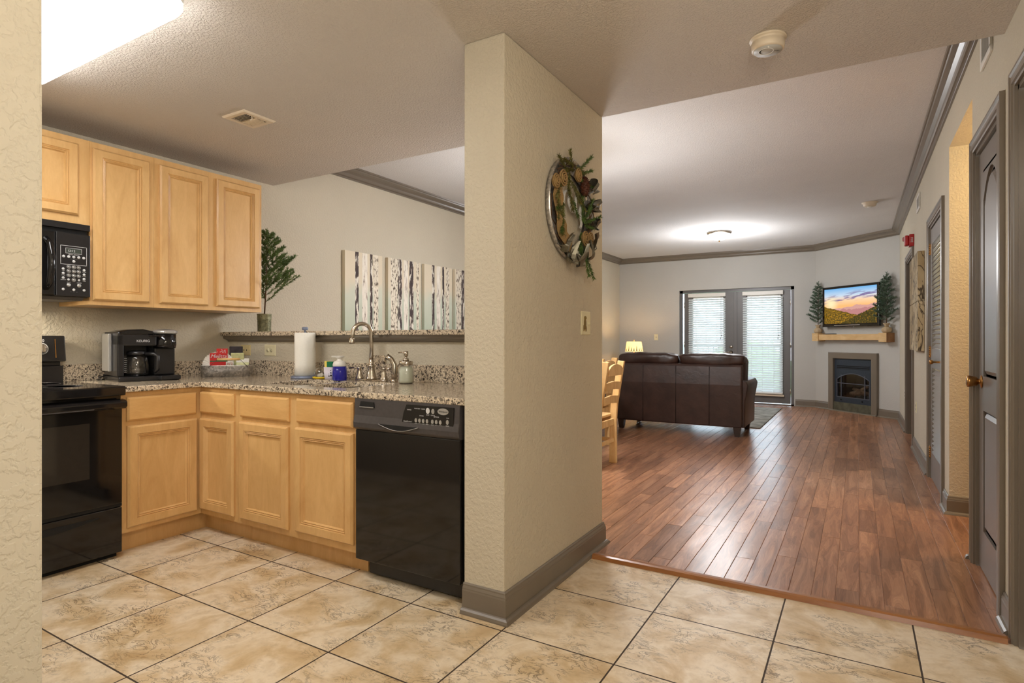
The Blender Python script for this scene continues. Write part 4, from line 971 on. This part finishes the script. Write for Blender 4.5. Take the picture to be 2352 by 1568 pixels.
MB().lathe([(.03, 0), (.05, .05), (.07, .16)], (RW-.09, 0, 1.50), 24, cap=False).build('glass_shade', 'dome', t)
t = thing('added_pendant', 'added hanging glass pendant over the dining side, unseen behind the pier', 'added pendant light', (-2.1, 4.55, CL))  # added fixture, unseen, built around the lowered dining light
MB().lathe([(.06, 0), (.06, -.02), (.006, -.03), (.006, -.60)], (-2.1, 4.55, CL), 16).build('stem', 'nickel', t)
MB().lathe([(.02, -.60), (.15, -.66), (.17, -.70)], (-2.1, 4.55, CL), 28, cap=False).build('glass_shade', 'dome', t)
dome('glass dome ceiling light over the entry out of the frame', .15, .80, CE)
t = thing('fluorescent_fixture', 'large glowing fluorescent wrap fixture on the kitchen ceiling', 'ceiling light', (-2.7, 1.07, CE))
fp = lambda g, z: [(x, y, z) for x, y in rrect(-3.33+g, -2.075-g, .915+g, 1.225-g, .07)]
MB().loft([fp(.006, CE), fp(0, CE-.012), fp(.004, CE-.05)], True, True, False).build('housing', 'white', t)
MB().loft([fp(.004, CE-.0501), fp(.004, CE-.068), fp(.012, CE-.082), fp(.03, CE-.09)], True, True, True).build('acrylic_lens', 'fluoro', t)

# right wall registers
def wall_vent(label, y0, y1, z0, z1):
    t = thing('wall_vent', label, 'vent', (RW, (y0+y1)/2, z0)); m = frame((RW, y1, z0), (0, -1, 0)); w, h = y1-y0, z1-z0
    b = MB(m)
    for q in ((0, w, 0, .03), (0, w, h-.03, h), (0, .03, .03, h-.03), (w-.03, w, .03, h-.03)): b.box(q[0], q[1], -.012, 0, q[2], q[3])
    b.build('frame', 'white', t, bevel=.003); MB(m).box(.03, w-.03, -.003, 0, .03, h-.03).build('duct_opening', 'void', t)
    n = int((w-.06)/.016)
    for i in range(n): 
        x = .034+i*(w-.064)/n; MB(m).prism([(x, -.003), (x+.002, -.003), (x+.008, -.011), (x+.006, -.011)], .03, h-.03, 'z').build('louver', 'white', t)
wall_vent('white wall register just under the soffit on the right wall', 3.36, 3.605, 2.468, 2.655)
wall_vent('small white wall register high on the wall before the canvases', 6.88, 7.17, 2.44, 2.60)

# fire strobe
t = thing('fire_strobe', 'red fire alarm strobe above the far right doorway', 'fire alarm', (RW, 7.66, 2.23))
m = frame((RW, 7.66, 2.24), (0, -1, 0))
MB(m).box(-.058, .058, -.045, 0, -.065, .065).build('backbox', 'redplastic', t, bevel=.006)
MB(m).box(-.05, .05, -.085, -.045, -.055, .055).build('horn', 'redplastic', t, bevel=.012)
MB(m).sbox((0, -.085, .02), (.03, .02, .024), .6, 8).build('strobe_lens', 'glass', t)
text('FIRE', .03, frame((RW-.022, 7.66-.0585, 2.24), (1, 0, 0)) @ Matrix.Rotation(PI/2, 4, 'Y'), 'ink', t)

# canvases on right wall
cm = branchart()
for k, (z0, z1, lab) in enumerate([(1.52, 1.975, 'upper birch branch canvas beside the louvered closet door'), (1.06, 1.515, 'lower birch branch canvas beside the louvered closet door')]):
    o = MB().box(RW-.052, RW-.002, 6.47, 7.42, z0, z1).build('wall_canvas', cm); tag(o, lab, 'wall art')
# birch canvases over the bar wall
AR = [(3.865, 4.36), (4.445, 4.955), (5.02, 5.525), (5.59, 6.09)]
for k, (y0, y1) in enumerate(AR):
    w, h = y1-y0, 1.0; lm = frame((LW+.04, y0, 1.0), (0, 1, 0))
    o = MB(lm).box(0, w, 0, .036, 0, h).build('birch_canvas', birchart(k+1, w, h), local=lm)
    tag(o, ['birch trunk canvas nearest the upper cabinets', 'birch trunk canvas second from the upper cabinets', 'birch trunk canvas third from the upper cabinets', 'birch trunk canvas cut off by the pier'][k], 'wall art')

# ================================================================= spruce trees
def spruce(b, bt, base, h, r, seed, nl=.02, nb=26, z0=.12, dens=260, up=.55, drift=0., nw=.0011, keep=lambda q: True):
    rnd = random.Random(seed); base = Vector(base)
    top = base+Vector((drift, 0, h))
    bt.tube([base, base+(top-base)*.4+Vector((.006, .004, 0)), top], [.006, .004, .0015], 6)
    def needles(p0, p1):
        d = p1-p0; L = d.length; d = d/L; n = max(6, int(L*dens))
        for i in range(n):
            q = p0+d*L*(i/n); a = rnd.uniform(0, 2*PI); o = d.orthogonal().normalized(); o = Matrix.Rotation(a, 3, d) @ o
            v = (o*.85+d*.75).normalized()*nl*rnd.uniform(.7, 1.1); s_ = v.cross(d).normalized()*nw; s2 = v.cross(s_).normalized()*nw
            b.add([q+s_, q-s_*.5+s2, q-s_*.5-s2, q+v], [(0, 1, 3), (1, 2, 3), (2, 0, 3)])
    needles(base+(top-base)*.86, top+Vector((0, 0, nl*.3)))
    for i in range(nb):
        t = z0+(1-z0)*(i/nb)**.9*.97; p = base+(top-base)*t
        L = r*(1.0-((t-z0)/(1-z0)))**.75*rnd.uniform(.75, 1.1)+.02; a = i*2.4+rnd.uniform(-.3, .3)
        e = p+Vector((math.cos(a)*L, math.sin(a)*L, L*up*rnd.uniform(.6, 1.3)))
        k_ = 0
        while not keep(e) and k_ < 8: e = p+(e-p)*.75; k_ += 1
        mid = (p+e)/2-Vector((0, 0, L*.06))
        bt.tube([p, mid, e], [.0022, .0016, .001], 4); needles(p+(mid-p)*.15, mid); needles(mid, e)
        for s_ in (-1, 1):
            for f in (.35, .62):
                if L < .05: continue
                q = p+(e-p)*f; aa = a+s_*.75; l2 = (e-p).length*(1-f)*.8
                e2 = q+Vector((math.cos(aa)*l2, math.sin(aa)*l2, l2*up))
                if not keep(e2): continue
                bt.tube([q, e2], [.0014, .0008], 4); needles(q, e2)
def pot_tree(name, label, loc, h, r, seed, mat, pot, z0, **k):
    t = thing(name, label, 'tree', loc)
    b = MB(); bt = MB(); spruce(b, bt, (loc[0], loc[1], loc[2]+k.pop('ph')), h, r, seed, z0=z0, **k)
    bt.build('trunk', 'bark', t); b.build('needles', mat, t)
    if pot == 'tin':
        MB().lathe([(.046, 0), (.048, .004), (.049, .09), (.051, .094), (.051, .1), (.051, .128), (.053, .132), (.053, .138), (.047, .138), (.045, .12), (.0001, .12)], loc, 28).build('galvanized_pot', 'galv_d', t)
    else:
        n = 28; rings = []
        for rr, z in ((.040, 0), (.060, .018), (.066, .045), (.055, .075), (.026, .09), (.022, .1), (.036, .122), (.046, .142), (.030, .136)):
            rings.append([(loc[0]+(rr+.004*math.sin(i*PI/2+z*20))*math.cos(2*PI*i/n), loc[1]+(rr+.004*math.sin(i*PI/2+z*20))*math.sin(2*PI*i/n), loc[2]+z) for i in range(n)])
        MB().loft(rings, True, True, True).build('burlap_sack', 'burlap', t); MB().lathe([(.026, .088), (.029, .093), (.026, .098)], loc, 18, cap=False).build('twine_tie', 'burlap_g', t)
    return t
pot_tree('artificial_spruce', 'sparse green spruce in a galvanized pot on the bar top', (-3.875, 2.84, 1.222), .64, .25, 5, 'needle', 'tin', .16, ph=.12, nb=40, nl=.024, dens=520, up=.75, drift=.035, nw=.0021, keep=lambda q: q.y > 2.775 and q.x > LW+.02)
def onwall(s_, off, z): p = K+D*s_+N2*off; return (p.x, p.y, z)
pot_tree('artificial_spruce', 'frosted spruce in burlap at the left end of the mantel', onwall(.15, .085, 1.272), .74, .17, 11, 'needle_b', 'sack', .06, ph=.12, nb=42, nl=.036, dens=230, nw=.0038, up=.5, keep=lambda q: (q-K.to_3d()).dot(N2.to_3d()) > .03)
pot_tree('artificial_spruce', 'frosted spruce in burlap at the right end of the mantel', onwall(1.47, .085, 1.265), .76, .185, 23, 'needle_b', 'sack', .06, ph=.12, nb=46, nl=.038, dens=230, nw=.0038, up=.5, keep=lambda q: (q-K.to_3d()).dot(N2.to_3d()) > .03 and q.x < RW-.02)

# ================================================================= fireplace and TV
t = thing('fireplace', 'blue-black gas fireplace insert with arched glass front and ceramic logs', 'fireplace', mat=FM @ Matrix.Translation((.784, 0, .15)))
b = MB(FM).box(.414, 1.154, -.004, .0, .15, .86) if False else MB(FM)
x0, x1 = .455, 1.125; ax0, ax1 = .47, 1.11
b.box(.452, 1.128, -.012, .02, .70, .838); b.box(.452, .475, -.012, .02, .15, .70).box(1.105, 1.128, -.012, .02, .15, .70).box(.475, 1.105, -.012, .02, .15, .235)
kk = 12; arc = [(ax0+.005+(ax1-ax0-.01)*j/kk, .52+.10*math.sin(PI*j/kk)**.8) for j in range(kk+1)]
b.prism([(.475, .70)]+[(max(.475, p[0]), p[1]) for p in arc]+[(1.105, .70)], -.012, .02, 'y'); b.build('steel_front', 'fpblue', t, bevel=.002)
b = MB(FM); b.box(.475, 1.105, .02, .11, .15, .16).box(.46, 1.12, .38, .40, .1, .84).box(.44, .46, .02, .4, .1, .84).box(1.12, 1.14, .02, .4, .1, .84).box(.44, 1.14, .12, .4, .08, .15).box(.44, 1.14, .12, .4, .84, .86); b.build('firebox', plain('firebox_soot', srgb(46, 38, 30), .9, 0, .2, 15), t)
b = MB(FM)
for z in (.695, .722, .745): b.box(.475, 1.105, -.020, -.010, z, z+.009)
b.build('louver_grille', 'fpblue', t); MB(FM).box(.475, 1.105, -.0125, -.0115, .69, .755).build('grille_gap', 'void', t)
b = MB(FM); b.box(.555, .567, -.014, -.002, .235, .60).box(1.01, 1.022, -.014, -.002, .235, .60).box(.475, 1.105, -.014, -.002, .455, .466)
b.tube([(p[0], -.012, p[1]) for p in arc], .007, 6); b.box(.472, .482, -.016, 0, .235, .53).box(1.098, 1.108, -.016, 0, .235, .53).box(.475, 1.105, -.016, 0, .232, .243); b.build('window_mullions', plain('fp_mullion', srgb(88, 92, 104), .4, .2), t)
MB(FM).box(.475, 1.105, .004, .007, .235, .62).build('glass', 'glass', t)
for (xa, za, xb, zb, r) in ((.55, .28, .95, .30, .04), (.60, .36, .98, .27, .032), (.70, .26, .86, .42, .028)):
    MB(FM).tube([(xa, .2, za), ((xa+xb)/2, .17, (za+zb)/2+.02), (xb, .22, zb)], [r*.9, r, r*.8], 9).build('ceramic_log', 'log', t)
for x in (.565, .975): MB(FM).lathe([(.008, -.012), (.012, -.022), (.006, -.03), (.0001, -.03)], (x, 0, .195), 12, 'y').build('knob', 'void', t)
t = thing('fireplace_surround', 'grey mitred fireplace surround down to the floor', 'surround', mat=FM @ Matrix.Translation((.79, 0, 0)))
sp = [(0, 0), (0, .04), (.012, .045), (.09, .045), (.1, .04), (.1, 0)]
m = FM @ Matrix(((1, 0, 0, 0), (0, 0, -1, 0), (0, 1, 0, 0), (0, 0, 0, 1)))
MB(m).sweep([(.32, .005), (.32, .957), (1.258, .957), (1.258, .005)], sp, -1).build('casing', 'trim', t)
o = MB(FM).box(.42, 1.158, -.025, .12, .005, .15).build('hearth_stone', 'hearth'); tag(o, 'dark green-brown stone slab below the fireplace insert', 'hearth')
struct(MB(FM).box(.424, .452, -.010, .02, .15, .858).box(1.128, 1.156, -.010, .02, .15, .858).box(.424, 1.156, -.010, .02, .838, .858).build('trim_8', 'fpblue'))
struct(MB(FM).sweep([(1.258, 0), (.32, 0)], [(.044, .004), (.06, .004), (.058, .014), (.05, .02), (.044, .021)], 1).build('trim_9', 'trim'))
t = thing('mantel_shelf', 'natural pine mantel beam with square end blocks', 'mantel', mat=FM @ Matrix.Translation((.8, 0, 1.13)))
lm = Matrix()
MB(FM).box(.215, 1.39, -.13, -.001, 1.157, 1.25).build('beam', 'mantel', t, bevel=.003)
MB(FM).box(.085, .215, -.15, -.001, 1.137, 1.272).build('end_block', 'mantel', t, bevel=.003)
MB(FM).box(1.39, 1.525, -.15, -.001, 1.13, 1.265).build('end_block', 'mantel', t, bevel=.003)
MB(FM).box(1.525, 1.528, -.149, -.002, 1.131, 1.264).build('end_grain', 'mantel_end', t)
o = MB(FM).box(.28, .50, -.12, -.04, 1.251, 1.262).build('remote_control', 'blackplastic', bevel=.004); tag(o, 'flat black remote lying on the mantel left side', 'remote control')
t = thing('television', 'wall-mounted flat television showing a mountain sunset', 'television', mat=FM @ Matrix.Translation((.8, -.06, 1.37)))
TM = FM @ Matrix.Translation((.275, -.10, 1.372))
b = MB(TM); w, h = 1.09, .650
b.nest(w, h, [(0, -.03), (0, .01), (.006, .014), (.034, .014), (.038, .008)]); b.box(.1, w-.1, .03, .055, .1, h-.1); b.build('bezel', 'blackgloss', t)
sw, sh = w-.08, h-.085; sm_ = TM @ Matrix.Translation((.042, -.0095, .048))
o = MB(sm_).box(0, sw, -.0005, 0, 0, sh).build('screen', tvmat(sw, sh), t, local=PM[t.name].inverted() @ sm_, world=False) if False else None
sb = MB().box(0, sw, -.0005, 0, 0, sh); o = sb.build('screen', tvmat(sw, sh), t, world=False); o.matrix_local = PM[t.name].inverted() @ sm_
MB(TM).box(.25, .75, -.0165, -.012, .018, .026).build('silver_strip', 'silver', t)
MB(FM).box(.6, .95, -.06, -.001, 1.55, 1.85).build('wall_bracket', 'blackplastic', t)
MB(TM).lathe([(.006, 0), (.006, -.012), (.0001, -.014)], (.62, 0, 0), 10).build('sensor', 'silver', t)

# ================================================================= living room furniture
def sofa():
    sx0, sx1, y0 = -2.725, -1.165, 7.30
    t = thing('sofa', 'dark brown leather loveseat seen from behind', 'sofa', ((sx0+sx1)/2, y0+.42, 0))
    # back: slightly raked panel
    b = MB(); P = [(y0, .115), (y0-.005, .62), (y0+.012, .835), (y0+.03, .865), (y0+.09, .87), (y0+.14, .80), (y0+.18, .40), (y0+.18, .115)]
    b.prism(P, sx0+.01, sx1-.01, 'x'); bk = b.build('back_panel', 'leather', t, bevel=.018, seg=3)
    for x in (-2.375, -1.955, -1.55):
        MB().tube([(x, y0-.0045, .12), (x, y0-.0075, .62), (x, y0+.009, .84)], .0032, 6).build('seam', plain('seam_thread', srgb(30, 19, 16), .6), bk)
    MB().box(sx0+.03, sx1-.03, y0+.15, y0+.80, .115, .30).build('base', 'leather', t, bevel=.015)
    for k, (a, c) in enumerate(((sx0+.10, -1.95), (-1.94, sx1-.10))): MB().sbox(((a+c)/2, y0+.52, .375), ((c-a)/2, .32, .095), .3, 14, .01, k).build('seat_cushion', 'leather', t)
    for k, (a, c) in enumerate(((sx0-.01, -1.945), (-1.945, sx1+.02))):
        MB().sbox(((a+c)/2, y0+.19, .72), ((c-a)/2, .115, .27), .33, 26, .02, k*7+1).sbox(((a+c)/2, y0+.125, .92), ((c-a)/2-.003, .105, .075), .5, 24, .03, k*5+3).build('back_cushion', 'leather', t)
    for s_ in (0, 1):
        xa = sx0-.03 if s_ == 0 else sx1-.12
        b = MB(); n = 8; sg = -1 if s_ == 0 else 1; xi = xa+(.15 if s_ == 0 else 0); 
        P = [(xi, .115), (xi+sg*.135, .115), (xi+sg*.14, .42), (xi+sg*.165, .55), (xi+sg*.175, .62), (xi+sg*.15, .67), (xi+sg*.08, .69), (xi+sg*.02, .67), (xi, .6)]
        b.prism(P, y0+.03, y0+.80, 'y', True); b.build('arm', 'leather', t, bevel=.015, seg=3)
    for x in (sx0+.05, sx1-.07):
        for y in (y0+.045, y0+.76):
            MB().loft([[(x+a, y+c, 0) for a, c in ((-.025, -.025), (.025, -.025), (.025, .025), (-.025, .025))], [(x+a, y+c, .117) for a, c in ((-.042, -.04), (.042, -.04), (.042, .04), (-.042, .04))]], True, True, False).build('leg', 'walnut', t)
sofa()
o = MB().box(-3.1, -1.09, 8.16, 10.65, .004, .018).build('area_rug', 'rug', bevel=.005); tag(o, 'grey patterned area rug in front of the sofa', 'rug')
# rounded leather armchair by the left wall
t = thing('leather_armchair', 'dark leather rolled-back seat beyond the dining chairs by the left wall', 'armchair', (-3.75, 8.9, 0))
MB().sbox((-3.74, 8.75, .30), (.36, .55, .20), .3, 14, .01).build('seat', 'leather', t)
b = MB(); pr = [(.30*math.cos(a)**1.0, .30*math.sin(a)) for a in [i*PI/16 for i in range(17)]]
b.prism([(-3.66+p[0], .72+p[1]*.93) for p in pr]+[(-3.96, .15), (-3.40, .15)], 8.15, 8.40, 'y', True).build('arm', 'leather', t, bevel=.03, seg=3)
MB().sbox((-3.95, 8.85, .66), (.17, .5, .34), .35, 14, .015, 3).build('backrest', 'leather', t)
for x in (-3.45, -4.0):
    for y in (8.3, 9.2): MB().box(x-.03, x+.03, y-.03, y+.03, .004, .13).build('leg', 'walnut', t)
# end table and lamp
lx, ly = -3.62, 10.6
t = thing('end_table', 'dark end table under the lamp behind the sofa', 'table', (lx, ly, 0))
MB().box(lx-.25, lx+.25, ly-.25, ly+.25, .53, .56).build('table_top', 'walnut', t, bevel=.004)
for a in (-.22, .22):
    for c in (-.22, .22): MB().box(lx+a-.02, lx+a+.02, ly+c-.02, ly+c+.02, .004, .53).build('leg', 'walnut', t)
t = thing('table_lamp', 'glowing table lamp with pine tree print shade behind the sofa', 'lamp', (lx, ly, .56))
MB().lathe([(.07, 0), (.07, .02), (.03, .04), (.05, .12), (.05, .2), (.02, .26), (.012, .34), (.012, .38)], (lx, ly, .56), 20).build('lamp_base', 'bark', t)
sh = MB().lathe([(.168, .38), (.138, .565)], (lx, ly, .56), 40, cap=False).build('lamp_shade', 'shade', t)
MB().lathe([(.004, .38), (.004, .59), (.009, .595), (.0001, .61)], (lx, ly, .56), 10).build('finial', 'brass', t)
b = MB()
for i in range(20):
    a = 2*PI*i/20; hh = .075+.02*math.sin(i*2.3)
    for q in range(4):
        z = .392+hh*q/4; wd = .013*(1-q/4.5)
        rr = lambda z: .169-(z-.38)*.162+.0012
        b.add([((rr(z))*math.cos(a-wd/.16)+lx, rr(z)*math.sin(a-wd/.16)+ly, .56+z), (rr(z)*math.cos(a+wd/.16)+lx, rr(z)*math.sin(a+wd/.16)+ly, .56+z), (rr(z+hh*.4)*math.cos(a)+lx, rr(z+hh*.4)*math.sin(a)+ly, .56+z+hh*.4)], [(0, 1, 2)])
tp = b.build('tree_print', 'treeprint', sh)
light('table_lamp_light', 'POINT', (lx, ly, 1.05), 5, (1, .75, .45), .05)

# dining set
def chair_parts(t, m):
    # local: origin at floor centre, faces -x (back at +x); width along y
    W2, hb = .225, .96
    for s_ in (-1, 1):
        y = s_*(W2-.03)
        # back post: vertical leg then raking
        b = MB(m); P = [(.155, 0), (.225, 0), (.222, .38), (.234, .55), (.302, hb), (.240, hb+.004), (.172, .55), (.162, .40)]
        b.prism(P, y-.018, y+.018, 'y').build('back_post', 'pine', t, bevel=.003)
        MB(m).box(-.225, -.175, y-.02, y+.02, 0, .44).build('leg', 'pine', t, bevel=.004)
        MB(m).box(-.175, .18, y-.01, y+.01, .36, .44).box(-.175, .18, y-.01, y+.01, .20, .235).build('side_rail', 'pine', t, bevel=.003)
    for z0, z1, arched in ((.855, .925, True), (.70, .77, False), (.57, .64, False)):
        b = MB(m); dx = .235+(z0-.55)*.165
        if arched:
            P = [(-W2+.048, z0-.02)]+[(-W2+.048+2*(W2-.048)*j/10, z1-.04+.055*math.sin(PI*j/10)**.6) for j in range(11)]+[(W2-.048, z0-.02)]
        else: P = [(-W2+.048, z0), (-W2+.048, z1), (0, z1+.012), (W2-.048, z1), (W2-.048, z0), (0, z0+.012)]
        b.prism(P, dx-.011, dx+.011, 'x').build('back_slat', 'pine', t, bevel=.003)
    MB(m).box(-.24, .175, -W2, W2, .44, .465).build('seat', 'pine', t, bevel=.006)
    MB(m).box(-.215, -.195, -W2+.05, W2-.05, .36, .44).box(-.21, -.19, -W2+.05, W2-.05, .16, .195).box(.185, .205, -W2+.05, W2-.05, .36, .42).box(.185, .205, -W2+.05, W2-.05, .2, .235).build('stretcher', 'pine', t, bevel=.003)
c1 = thing('dining_chair', 'pine ladder-back dining chair nearest the pier edge', 'chair', (-2.175, 5.02, .004), group=None); chair_parts(c1, PM[c1.name])
c2 = copytree(c1); c2.location = (-2.56, 5.87, .004); c2['label'] = 'farther pine dining chair tucked behind the nearest one'
t = thing('dining_table', 'dark wood dining table with black legs behind the chairs', 'table', (-2.95, 5.6, 0))
MB().box(-3.5, -2.40, 4.6, 6.6, .715, .745).build('table_top', 'walnut', t, bevel=.004); MB().box(-3.42, -2.48, 4.68, 6.52, .64, .715).build('apron', 'walnut', t)
for x in (-3.42, -2.48):
    for y in (4.70, 6.5): MB().box(x-.035, x+.035, y-.035, y+.035, .004, .64).build('leg', 'walnut', t)

# ================================================================= wreath
def wreath():
    cy, cz, x = 2.655, 1.815, CX1
    m = frame((x, cy, cz), (0, 1, 0))
    t = thing('wall_wreath', 'galvanized round wall wreath with burlap roses, pine cone and script word', 'wreath', mat=m)
    R = .25
    # metal tray ring
    MB(m).lathe([(R-.075, -.018), (R-.06, -.012), (R-.012, -.012), (R, -.03), (R+.004, -.03), (R+.002, -.004), (R-.07, -.004)], (0, 0, 0), 48, 'y', cap=False).build('metal_ring', 'galv', t)
    b = MB(m); rnd = random.Random(3)
    for i in range(26):
        a = rnd.uniform(0, 2*PI); p = [(math.cos(a+q*.25)*(R-.03+rnd.uniform(-.03, .03)), -.02-rnd.random()*.02, math.sin(a+q*.25)*(R-.03+rnd.uniform(-.03, .03))) for q in range(4)]
        b.tube(p, .0025, 4)
    b.build('twigs', 'bark', t)
    # crumpled metal ribbon loops
    RIB = plain('tin_ribbon', srgb(128, 124, 110), .42, .8, .15, 30)
    for i, (a, l, wd) in enumerate([(-104, .15, .06), (-80, .15, .07), (-58, .14, .06), (-126, .13, .05), (-36, .13, .06), (38, .13, .075), (14, .12, .07), (-8, .12, .06)]):
        b = MB(m); a = math.radians(a); c = Vector((math.cos(a)*(R-.075), -.022, math.sin(a)*(R-.075))); dr = Vector((math.cos(a), 0, math.sin(a))); sd = Vector((-dr.z, 0, dr.x))
        r0 = []
        for k in range(12):
            f = k/11; rad = math.sin(PI*f)**.8; y = -.004-.06*f+.014*math.sin(f*9+i*2)
            r0.append([c+dr*(l*.75*rad)+Vector((0, y+.012*math.sin(6*w_+i+f*5), 0))+sd*(w_*wd*(.35+.65*rad)) for w_ in (-.5, -.25, 0, .25, .5)])
        b.loft(r0, False, False, False); b.build('ribbon_loop', RIB, t)
    # burlap band
    b = MB(m); rr = []
    for k in range(14):
        a = math.radians(150+k*8); c = Vector((math.cos(a)*(R-.06), -.03, math.sin(a)*(R-.06))); dr = Vector((math.cos(a), 0, math.sin(a)))
        rr.append([c+dr*q*.085+Vector((0, -.008*math.sin(k*1.1+q*3)-.012, 0)) for q in (-.5, -.25, 0, .25, .5)])
    b.loft(rr, False, False, True); b.build('burlap_ribbon', 'burlap_g', t)
    def rose(y, z, r):
        b = MB(m @ Matrix.Translation((y, -.04, z)))
        b.lathe([(r*.7, 0), (r*.9, -.006), (r*.2, -.008)], (0, 0, 0), 20, 'y')
        sp = [(r*(1-k/56)*math.cos(k*.42), -.012-.012*(k/56), r*(1-k/56)*math.sin(k*.42)) for k in range(52)]
        b.tube(sp, .0042, 6); b.build('burlap_rose', 'burlap_g', t)
    rose(-.155, .115, .042); rose(-.23, .085, .036); rose(.105, -.135, .042); rose(.17, -.125, .036); rose(.02, .17, .036)
    # cone
    b = MB(m @ Matrix.Translation((.115, -.045, .135)))
    b.sbox((0, 0, 0), (.024, .024, .048), 1., 10)
    for k in range(70):
        f = k/70; a = k*2.4; rr_ = .034*math.sin(PI*(.12+f*.8)); z = -.05+.1*f
        q = Vector((rr_*math.cos(a), rr_*math.sin(a), z)); tt = Vector((-math.sin(a), math.cos(a), 0))*.009
        b.add([q*.55+tt+Vector((0, 0, z*.45)), q*.55-tt+Vector((0, 0, z*.45)), q-tt*.5+Vector((0, 0, .006)), q+tt*.5+Vector((0, 0, .006))], [(0, 1, 2, 3)])
    b.build('pine_cone', 'cone', t)
    # greenery sprays
    for mat, specs in (('needle_o', [(-.02, .21, 180, .13), (-.07, .19, 215, .15), (-.14, .13, 235, .15), (-.17, .06, 255, .15), (-.16, -.02, 275, .13), (.02, .22, 350, .1), (-.05, .14, 320, .13), (0, .2, 200, .13), (-.05, .17, 250, .12), (-.1, .18, 160, .1), (.0, .12, 300, .1), (-.13, .02, 260, .12), (-.06, .1, 280, .12), (.03, .1, 310, .12), (-.02, .2, 120, .09), (-.08, .14, 210, .14)]),
                       ('needle', [(.05, .2, 40, .17), (.06, .19, 20, .14), (.07, .17, -10, .13), (-.13, -.03, 250, .12), (-.11, .0, 200, .12), (.12, -.05, 60, .16), (.12, -.05, 20, .19), (.1, -.05, 100, .13), (.09, -.1, 250, .12), (.1, -.16, 285, .17), (.1, -.16, 300, .2), (.08, -.14, 262, .13), (.1, -.04, 40, .12), (-.02, .05, 300, .1), (.13, -.06, 0, .1)])):
        b = MB(m); rnd = random.Random(8)
        for (y, z, a, L) in specs:
            a = math.radians(a); p0 = Vector((y, -.035, z)); d = Vector((math.cos(a), -.12, math.sin(a))).normalized(); p1 = p0+d*L
            b.tube([p0, p1], .0014, 4)
            for i in range(int(L*900)):
                q = p0+d*L*(i/(L*900)); o_ = Matrix.Rotation(rnd.uniform(0, 2*PI), 3, d) @ d.orthogonal().normalized(); v = (o_*.8+d*.8).normalized()*.020; s1 = v.cross(d).normalized()*.0019; s2 = v.cross(s1).normalized()*.0019
                b.add([q+s1, q-s1*.5+s2, q-s1*.5-s2, q+v], [(0, 1, 3), (1, 2, 3), (2, 0, 3)])
        b.build('greenery', mat, t)
    # script word
    def letter(pts): MB(m @ Matrix.Translation((0, -.03, .03))).tube(pts, .0075, 8).build('script_stroke', plain('white_wood', srgb(196, 194, 190), .5), t)
    P = [(-.16, .04), (-.145, -.02), (-.13, .03), (-.10, .045), (-.075, .03), (-.085, .0), (-.055, -.035), (-.02, -.04), (.0, .0), (.002, .045), (.004, -.02), (.03, -.045), (.055, -.01), (.058, .04), (.058, -.03), (.07, -.085), (.055, -.11)]
    pp = []
    for i in range(len(P)-1):
        for k in range(4):
            f = k/4; p0 = P[max(i-1, 0)]; p1 = P[i]; p2 = P[i+1]; p3 = P[min(i+2, len(P)-1)]
            c = [0.5*((2*p1[j])+(-p0[j]+p2[j])*f+(2*p0[j]-5*p1[j]+4*p2[j]-p3[j])*f*f+(-p0[j]+3*p1[j]-3*p2[j]+p3[j])*f**3) for j in (0, 1)]
            pp.append((c[0]+.03, 0, c[1]))
    letter(pp)
wreath()

# groups of repeats
GR = {'dining_chair': 'pine dining chairs', 'birch_canvas': 'birch canvases above the bar', 'wall_canvas': 'branch canvases on the right wall',
      'sink_basin': 'sink bowls', 'window_blind': 'french door blinds', 'upper_cabinet': 'maple wall cabinets', 'base_cabinet': 'maple base cabinets',
      'napkin_packet': 'packets in the metal basket', 'coffee_packet': 'packets in the metal basket', 'artificial_spruce': 'artificial spruce trees',
      'wall_vent': 'wall registers', 'smoke_alarm': 'smoke alarms', 'leafy_tree': 'trees outside', 'wall_outlet': 'wall outlets', 'backsplash': 'granite upstands'}
for o in list(bpy.data.objects):
    k = o.name.split('.')[0]
    if o.parent is None and k in GR and 'label' in o: o['group'] = GR[k]
